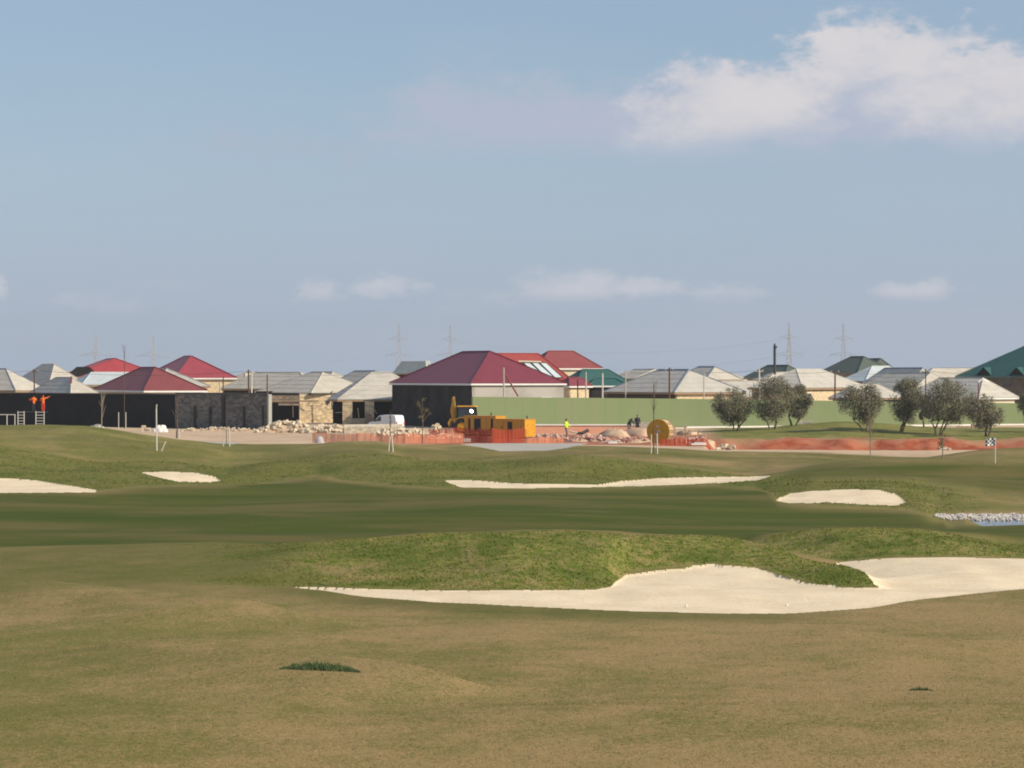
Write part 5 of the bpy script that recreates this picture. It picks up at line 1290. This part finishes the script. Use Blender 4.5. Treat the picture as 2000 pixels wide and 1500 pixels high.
# ------------------------------------------------------------------ people
def person(label, foot, face, pose, top, legs, head_cover='hair', hgt=1.74):
    """pose: dict of joints in a unit body frame (x to the figure's right in view, y away, z up), metres for 1.74 m"""
    k = hgt/1.74
    root = empty('person', foot, label, 'person', rz=face); root.scale = (k, k, k)
    J = dict(hip=(0, 0, .92), chest=(0, -.01, 1.30), neck=(0, -.01, 1.50), head=(0, -.02, 1.62),
             hl=(-.09, 0, .90), kl=(-.10, -.02, .49), al=(-.10, .02, .08), hr=(.09, 0, .90), kr=(.10, -.02, .49), ar=(.10, .02, .08),
             sl=(-.19, 0, 1.42), el=(-.25, .02, 1.14), wl=(-.25, -.06, .89), sr=(.19, 0, 1.42), er=(.25, .02, 1.14), wr=(.25, -.06, .89))
    J.update(pose); J = {a: Vector(b2) for a, b2 in J.items()}
    def ball(mb, c, r, sc=(1, 1, 1)):
        bm = bmesh.new(); bmesh.ops.create_icosphere(bm, subdivisions=2, radius=1.0)
        mb.add([Vector((v.co.x*r*sc[0], v.co.y*r*sc[1], v.co.z*r*sc[2]))+c for v in bm.verts], [tuple(v.index for v in f.verts) for f in bm.faces]); bm.free()
    def limb(mb, pts, rs):
        mb.path(pts, rs, 10)
        for p, r in zip(pts, rs): ball(mb, p, r)
    def meta(mb, name, m, parent, vox=.017):
        o = mb.build(name, m, parent, fix=False)
        rm_ = o.modifiers.new('one_skin', 'REMESH'); rm_.mode = 'VOXEL'; rm_.voxel_size = vox; rm_.use_smooth_shade = True
        sm = o.modifiers.new('soften', 'SMOOTH'); sm.iterations = 3; sm.factor = .5
        return o
    b = MB()
    limb(b, [J['hip'], J['chest'], J['neck']], [.135, .15, .062]); ball(b, J['chest']+Vector((0, 0, .06)), .17, (1.05, .62, .8)); ball(b, J['hip'], .16, (1.0, .72, .75))
    limb(b, [J['neck'], J['head']], [.058, .06]); ball(b, J['head']+Vector((0, 0, .01)), .105, (.78, .92, 1.12)); ball(b, J['head']+Vector((0, -.085, -.05)), .05, (.9, .8, .8))
    ball(b, J['head']+Vector((0, -.105, -.005)), .018, (.8, 1.1, 1.4))
    for s in (-1, 1): ball(b, J['head']+Vector((s*.083, .0, 0)), .024, (.5, .8, 1.2))
    for a, c_, e in (('hl', 'kl', 'al'), ('hr', 'kr', 'ar')):
        limb(b, [J[a], J[c_], J[e]], [.085, .062, .045]); limb(b, [J[e]+Vector((0, .02, -.05)), J[e]+Vector((0, -.16, -.045))], [.045, .035])
    for s, (a, c_, e) in ((-1, ('sl', 'el', 'wl')), (1, ('sr', 'er', 'wr'))):
        limb(b, [J[a], J[c_], J[e]], [.06, .045, .032])
        dv = (J[e]-J[c_]).normalized(); sd = Vector((0, 1, 0)).cross(dv).normalized() if abs(dv.y) < .9 else Vector((1, 0, 0)); pl = dv.cross(sd)
        limb(b, [J[e], J[e]+dv*.08], [.032, .036])
        for f in range(4):
            o0 = J[e]+dv*.085+pl*(-.03+.02*f); L = (.07, .08, .075, .058)[f]
            limb(b, [o0, o0+dv*L*.55, o0+dv*L*.85+sd*.025*s], [.010, .010, .009])
        th = J[e]+dv*.03+pl*.035; limb(b, [th, th+dv*.035+pl*.025, th+dv*.065+pl*.03], [.012, .011, .010])
    body = meta(b, 'body', M['skin'], root)
    # clothes follow the same joints
    c = MB(); limb(c, [J['hip']+Vector((0, 0, .03)), J['chest'], J['chest']+Vector((0, 0, .13))], [.155, .168, .12]); ball(c, J['chest']+Vector((0, 0, .07)), .19, (1.08, .7, .78))
    for a, c_, e in (('sl', 'el', 'wl'), ('sr', 'er', 'wr')):
        limb(c, [J[a], J[c_], J[c_].lerp(J[e], .82)], [.078, .06, .046])
    jk = meta(c, 'jacket', M[top], root, .02)
    t_ = MB(); ball(t_, J['hip'], .175, (1.02, .78, .7))
    for a, c_, e in (('hl', 'kl', 'al'), ('hr', 'kr', 'ar')): limb(t_, [J[a], J[c_], J[e]+Vector((0, 0, .02))], [.105, .08, .065])
    meta(t_, 'trousers', M[legs], root, .02)
    for e in ('al', 'ar'):
        s_ = MB(); limb(s_, [J[e]+Vector((0, .03, -.045)), J[e]+Vector((0, -.17, -.045))], [.055, .045]); meta(s_, 'boot', M['black'], root, .018)
    hb = MB(); ball(hb, J['head']+Vector((0, .018, .045)), .112, (.82, .92, .92)); hb.build(head_cover if head_cover == 'hair' else 'helmet', M['hair'] if head_cover == 'hair' else M[head_cover], root, smooth=True)
    for s in (-1, 1):
        e_ = MB(); ball(e_, J['head']+Vector((s*.034, -.098, .015)), .011); e_.build('eye', M['hair'], root)
    m_b = MB(); m_b.box(J['head']+Vector((0, -.118, -.058)), (.05, .01, .01)); m_b.build('mouth', M['hivis_red'], root)
    return root
fz_ = top_z(804, sc_d+.6)
f1 = pxw(84, sc_d+.5); f1.z = fz_
person('worker in red with an orange vest reaching out to the wall', f1, math.radians(175), dict(el=(-.42, -.16, 1.50), wl=(-.62, -.24, 1.62), er=(.30, -.05, 1.2), wr=(.30, -.28, 1.28), head=(-.03, -.04, 1.62)), 'hivis_orange', 'hivis_red', 'hivis_red')
f2 = pxw(66, sc_d+.75); f2.z = fz_
person('worker in an orange vest and dark trousers on the scaffold', f2, math.radians(200), dict(er=(.36, -.18, 1.22), wr=(.40, -.42, 1.36), el=(-.33, -.16, 1.2), wl=(-.22, -.42, 1.34)), 'hivis_orange', 'navy')
f3 = stand(1106, 222.5)
person('worker in a bright yellow vest standing by the brick wall', f3, math.radians(70), dict(er=(.28, -.12, 1.16), wr=(.24, -.34, 1.10), el=(-.28, .04, 1.15), wl=(-.28, -.15, .98), kl=(-.11, -.12, .5), al=(-.11, -.05, .08)), 'hivis_yellow', 'grey_cloth')
f4 = stand(1228, 238.5); f4.z = max(f4.z, top_z(848, 238.5))
person('dark clothed worker bending among the sandy mounds', f4, math.radians(40), dict(chest=(.02, -.22, 1.18), neck=(.03, -.36, 1.30), head=(.03, -.45, 1.36), sl=(-.17, -.30, 1.26), sr=(.2, -.30, 1.26), el=(-.22, -.42, 1.02), wl=(-.14, -.52, .82), er=(.24, -.42, 1.02), wr=(.16, -.52, .82), kl=(-.11, -.10, .5), kr=(.12, -.06, .5)), 'navy', 'grey_cloth')
f5 = stand(1245, 246)
person('worker seen only by the dark head behind the low wall end', f5, math.radians(10), dict(), 'navy', 'navy')

# ------------------------------------------------------------------ olive trees
def leaf_cloud(name, blobs, count, size, m, root, seed, squash=1.0):
    q = np.random.default_rng(seed); ws = np.array([b2[3]**2 for b2 in blobs]); ws /= ws.sum()
    pick = q.choice(len(blobs), count, p=ws)
    C_ = np.array([b2[:3] for b2 in blobs])[pick]; Rr = np.array([b2[3] for b2 in blobs])[pick]
    v = q.normal(size=(count, 3)); v /= np.linalg.norm(v, axis=1)[:, None]
    rad = q.random(count)**0.45*(1+.25*(q.random(count)-.3))
    pt = C_+v*(Rr*rad)[:, None]*np.array([1, 1, squash])
    a = q.normal(size=(count, 3)); a[:, 2] += .6; a /= np.linalg.norm(a, axis=1)[:, None]
    b2 = np.cross(a, q.normal(size=(count, 3))); b2 /= np.linalg.norm(b2, axis=1)[:, None]
    L = size*(.6+.9*q.random(count))[:, None]; Wd = L*(.28+.2*q.random(count))[:, None]
    V = np.stack([pt-a*L*.5, pt+b2*Wd*.5, pt+a*L*.5, pt-b2*Wd*.5], 1).reshape(-1, 3)
    me = bpy.data.meshes.new(name); n = count
    me.vertices.add(n*4); me.vertices.foreach_set('co', V.astype(np.float32).ravel()); me.loops.add(n*4); me.loops.foreach_set('vertex_index', np.arange(n*4, dtype=np.int32))
    me.polygons.add(n); me.polygons.foreach_set('loop_start', np.arange(0, n*4, 4, dtype=np.int32)); me.polygons.foreach_set('loop_total', np.full(n, 4, np.int32)); me.update(calc_edges=True)
    me.materials.append(m); o = bpy.data.objects.new(name, me); COL.objects.link(o); o.parent = root
    return o
def olive(label, xb, yb, x0, x1, yt, ylow, seed, stems=3, lean=0.0):
    q = random.Random(seed); b0 = ground_at(xb, yb)
    if b0.y > 262 or b0.y < 220: b0 = stand(xb, 244)
    d = b0.y; k = d/FPX; ylow += 11; mx = (x0+x1)/2; x0, x1 = mx-(mx-x0)*1.12, mx+(x1-mx)*1.12; yt -= 1
    root = empty('olive_tree', b0, label, 'tree', 'olive trees before the green fence')
    W_ = (x1-x0)*k; zt = top_z(yt, d)-b0.z; zl = max(.7, top_z(ylow, d)-b0.z); cx = ((x0+x1)/2-xb)*k
    blobs = []
    sway = q.uniform(-.12, .12)*W_
    for i in range(38):                                    # sprays fan out from the fork, widest above the middle
        a = q.uniform(0, 6.28); rr = q.random()**.6; f = q.random()
        half = W_/2*(0.34+0.66*min(1.0, f*1.9))*(1.0 if f < .62 else 1.0-(f-.62)*1.25)
        r = q.uniform(.10, .19)*W_
        blobs.append((cx+math.cos(a)*rr*half+sway*f, math.sin(a)*rr*half*.8, zl+r*.4+(zt-zl-1.25*r)*f, r))
    for i in range(9):                                     # upright shoots breaking the outline
        a = q.uniform(-1, 1); blobs.append((cx+a*W_*.46+sway, q.uniform(-.3, .3)*W_, zt-abs(a)*.5*(zt-zl)-q.uniform(-.1, .25), .06*W_))
    trunk = MB(); limbs = MB()
    for s in range(stems):
        a = q.uniform(0, 6.28); bx, by = .22*math.cos(a), .22*math.sin(a)
        p = [Vector((bx, by, -.15)), Vector((bx*2+cx*.15, by*2, zl*.55)), Vector((bx*3.4+cx*.5+q.uniform(-.35, .35), by*3, zl*1.15))]
        r0 = q.uniform(.085, .125); trunk.path(p, [r0, r0*.8, r0*.6], 7)
        for t_ in sorted(blobs, key=lambda b2: (Vector(b2[:3])-p[2]).length)[s::stems][:5]:
            e = Vector(t_[:3]); m_ = p[2].lerp(e, .5)+Vector((q.uniform(-.1, .1), q.uniform(-.1, .1), .05)); limbs.path([p[2], m_, e], [r0*.5, r0*.32, r0*.12], 5)
    trunk.build('trunk', M['bark'] if seed % 2 else M['pale_bark'], root, smooth=True); limbs.build('limbs', M['bark'], root, smooth=True)
    leaf_cloud('crown', blobs, 13000, .15, M['olive'], root, seed, 1.1)
olive('leftmost olive tree before the green fence', 1436, 835, 1396, 1474, 758, 812, 1)
olive('tallest olive of the left group with two leaning trunks', 1509, 838, 1462, 1552, 738, 806, 2, 4)
olive('small thin olive behind the left group', 1551, 831, 1536, 1582, 752, 805, 3, 2)
olive('dark round olive at the left of the right group', 1689, 843, 1648, 1730, 748, 812, 4)
olive('olive with crossing lower branches, second of the right group', 1757, 843, 1728, 1803, 740, 812, 5, 3)
olive('broadest olive of the right group', 1833, 849, 1796, 1902, 741, 815, 6, 4)
olive('low spreading olive near the checkered flag', 1925, 853, 1884, 1962, 776, 822, 7, 2)
olive('olive cut by the right edge of the picture', 2012, 845, 1984, 2060, 764, 806, 8)
olive('slender olive trunk at the left of the broadest olive', 1805, 834, 1792, 1822, 772, 815, 9, 1)

# ------------------------------------------------------------------ young trees and stakes
def sapling(label, x, yb, yt, spread, stakes=(), leafy=0, seed=1, r=.035, split=.45, bark='twig', d=None):
    b0 = ground_at(x, yb) if d is None else stand(x, d); q = random.Random(seed)
    k = b0.y/FPX; H = (HZ-yt)*k-b0.z
    root = empty('young_tree', b0, label, 'sapling', 'staked young trees at the edge of the course')
    g = MB(); tip = Vector((q.uniform(-.05, .05), 0, H)); mid_ = Vector((q.uniform(-.03, .03), 0, H*split))
    g.path([Vector((0, 0, -.1)), mid_, tip], [r, r*.8, r*.3], 6); g.build('trunk', M[bark], root)
    g = MB(); tips = []
    for i in range(9 if spread > 4 else 4):
        f = q.uniform(split*.9, .95); s0 = mid_.lerp(tip, max(0, (f-split)/(1-split))); a = q.uniform(0, 6.28); L = spread*k*q.uniform(.5, 1.0)
        e = s0+Vector((math.cos(a)*L, math.sin(a)*L, H*q.uniform(.12, .3))); e.z = min(e.z, H)
        g.path([s0, s0.lerp(e, .5)+Vector((0, 0, -.03)), e], [r*.5, r*.38, r*.22], 4); tips.append(e)
    g.build('branches', M[bark], root)
    for (dx_, y0, y1, lean) in stakes:
        p = Vector((dx_*k, q.uniform(-.1, .1), -.15)); hh = (y1-y0)*k; g = MB(); g.tube(p, p+Vector((lean*k, 0, hh+.15)), .042, .04, 5); g.build('stake', M['pale_post'], root)
    if leafy:
        leaf_cloud('leaves', [(t_.x, t_.y, t_.z-.08, .22) for t_ in tips]+[(0, 0, H*.75, .25), (0, 0, H*.6, .2)], leafy, .11, M['young_leaf'], root, seed)
sapling('forked bare sapling in front of the black wall', 198, 833, 766, 9, seed=2, r=.055, split=.5, bark='pale_bark', d=206)
sapling('very tall thin bare tree between two white stakes', 243, 838, 672, 5, ((-11, 805, 838, 0), (3, 805, 838, 0)), seed=3, r=.032, split=.6)
sapling('white stake trunk with a slanting prop on the left slope', 306, 880, 790, 2.5, ((0, 800, 880, -1.5), (8, 862, 880, 10)), seed=4, r=.055, split=.9, bark='pale_post')
sapling('bare sapling before the left end of the block wall', 346, 856, 770, 12, ((4, 838, 856, 0), (-2, 840, 855, 0)), seed=5, r=.06, split=.42)
sapling('thin sapling between two white stakes below the dark pillar', 442, 872, 790, 3, ((-6, 840, 873, 1), (7, 840, 873, -1)), seed=6, r=.03, split=.6)
sapling('sapling held by crossed white stakes before the orange mesh', 763, 882, 800, 5, ((-4, 853, 883, 3), (5, 853, 883, -3)), seed=7, r=.035, split=.55)
sapling('leafy young tree left of the yellow machine', 825, 867, 778, 15, leafy=260, seed=8, r=.05, split=.45, bark='bark')
sapling('tall bare sapling with white stakes before the yellow drum', 1277, 886, 742, 9, ((-5, 848, 886, 0), (7, 849, 889, -1)), seed=9, r=.04, split=.55)
sapling('slim sapling before the red cut below the right olives', 1700, 894, 812, 9, leafy=160, seed=10, r=.04, split=.4, bark='pale_bark')
sapling('short bushy sapling right of the slim one', 1841, 895, 852, 6, leafy=200, seed=11, r=.04, split=.35, bark='pale_bark')

# ------------------------------------------------------------------ golf flag
fb0 = ground_at(1944, 905); kf = fb0.y/FPX
fl = empty('golf_flag', fb0, 'golf flag with a black and white checkered cloth on the green', 'flag')
hp = (905-855)*kf
g = MB(); g.tube((0, 0, -.1), (0, 0, hp), .022, .018, 6); g.build('flagstick', M['white'], fl)
flc = bpy.data.materials.new('checkered_cloth'); flc.use_nodes = True
nbf = NB(flc.node_tree); tc = flc.node_tree.nodes.new('ShaderNodeTexCoord'); ck = flc.node_tree.nodes.new('ShaderNodeTexChecker'); ck.inputs['Scale'].default_value = 1.0
mp = nbf.vmath('MULTIPLY', tc.outputs['UV'], (5, 4, 1)); nbf.put(ck.inputs['Vector'], mp); ck.inputs[1].default_value = (.8, .8, .8, 1); ck.inputs[2].default_value = (.015, .015, .02, 1)
nbf.l.new(ck.outputs[0], flc.node_tree.nodes['Principled BSDF'].inputs['Base Color'])
me = bpy.data.meshes.new('cloth'); NX, NZ = 14, 8; vs, fs, uvs = [], [], []
fw_, fh_ = .54, .40
for j in range(NZ+1):
    for i in range(NX+1):
        u, v = i/NX, j/NZ; vs.append((-u*fw_, .07*math.sin(u*6.0)*u+.02*math.sin(v*5), hp-.02-fh_*(1-v)-.05*u*u)); uvs.append((u, v))
for j in range(NZ):
    for i in range(NX): a = j*(NX+1)+i; fs.append((a, a+1, a+NX+2, a+NX+1))
me.from_pydata(vs, [], fs); ul = me.uv_layers.new(name='UVMap')
for lp in me.loops: ul.data[lp.index].uv = uvs[lp.vertex_index]
me.materials.append(flc); co = bpy.data.objects.new('cloth', me); COL.objects.link(co); co.parent = fl
sm_ = co.modifiers.new('thickness', 'SOLIDIFY'); sm_.thickness = .006

# ------------------------------------------------------------------ balls in the sand, tufts in the foreground
for (x, y, lab) in ((1340, 1186, 'white golf ball in the front bunker, the left one'), (1537, 1184, 'white golf ball in the front bunker, the right one')):
    p = ground_at(x, y); bm = bmesh.new(); bmesh.ops.create_icosphere(bm, subdivisions=3, radius=.03)
    for v in bm.verts: v.co *= 1-.02*(math.sin(v.co.x*500)*math.sin(v.co.y*500)*math.sin(v.co.z*500))
    me = bpy.data.meshes.new('golf_ball'); bm.to_mesh(me); bm.free(); me.polygons.foreach_set('use_smooth', [True]*len(me.polygons)); me.materials.append(M['white'])
    o = bpy.data.objects.new('golf_ball', me); COL.objects.link(o); o.location = p+UP*.03; tag(o, lab, 'ball', 'golf balls in the bunker')
def tuft(label, x0, x1, y, hgt, n, seed, wd=.35):
    q = random.Random(seed); a, b2 = ground_at(x0, y), ground_at(x1, y+7 if x1-x0 > 60 else y)
    mb = MB()
    for k in range(n):
        f = q.random(); env = math.sin(math.pi*min(1, max(.02, f)))**.6
        p = a.lerp(b2, f); p.y += q.uniform(0, wd)*env; p.z = gz(p.x, p.y); h = hgt*env*q.uniform(.25, 1.15)*(.6+.4*math.sin(f*23+seed)**2); an = q.uniform(0, 3.14); w_ = Vector((math.cos(an), math.sin(an), 0))*.008
        tp = p+Vector((q.uniform(-.4, .4)*h, q.uniform(-.4, .4)*h, h)); mb.add([p-w_, p+w_, tp], [(0, 1, 2)])
    tag(mb.build('grass_tuft', M['tuft'], fix=False), label, 'grass', kind='stuff')
tuft('dark green grass tuft on the near slope', 545, 705, 1307, .12, 1700, 1, .6)
tuft('small dark green tuft at the right of the near slope', 1775, 1822, 1349, .07, 260, 2, .2)

# ------------------------------------------------------------------ air
hz = MB(); hz.box((0, 1330, 20), (7200, 2800, 56))
ho = hz.build('haze', [], None)
hm_ = bpy.data.materials.new('haze_air'); hm_.use_nodes = True; hm_.node_tree.nodes.clear()
pv = hm_.node_tree.nodes.new('ShaderNodeVolumePrincipled'); pv.inputs['Color'].default_value = (0.93, 0.94, 0.98, 1); pv.inputs['Density'].default_value = 0.00016; pv.inputs['Anisotropy'].default_value = 0.2
mo_ = hm_.node_tree.nodes.new('ShaderNodeOutputMaterial'); hm_.node_tree.links.new(pv.outputs[0], mo_.inputs['Volume'])
ho.data.materials.append(hm_); tag(ho, 'thin pale haze in the air over the course and houses', 'haze', kind='stuff')
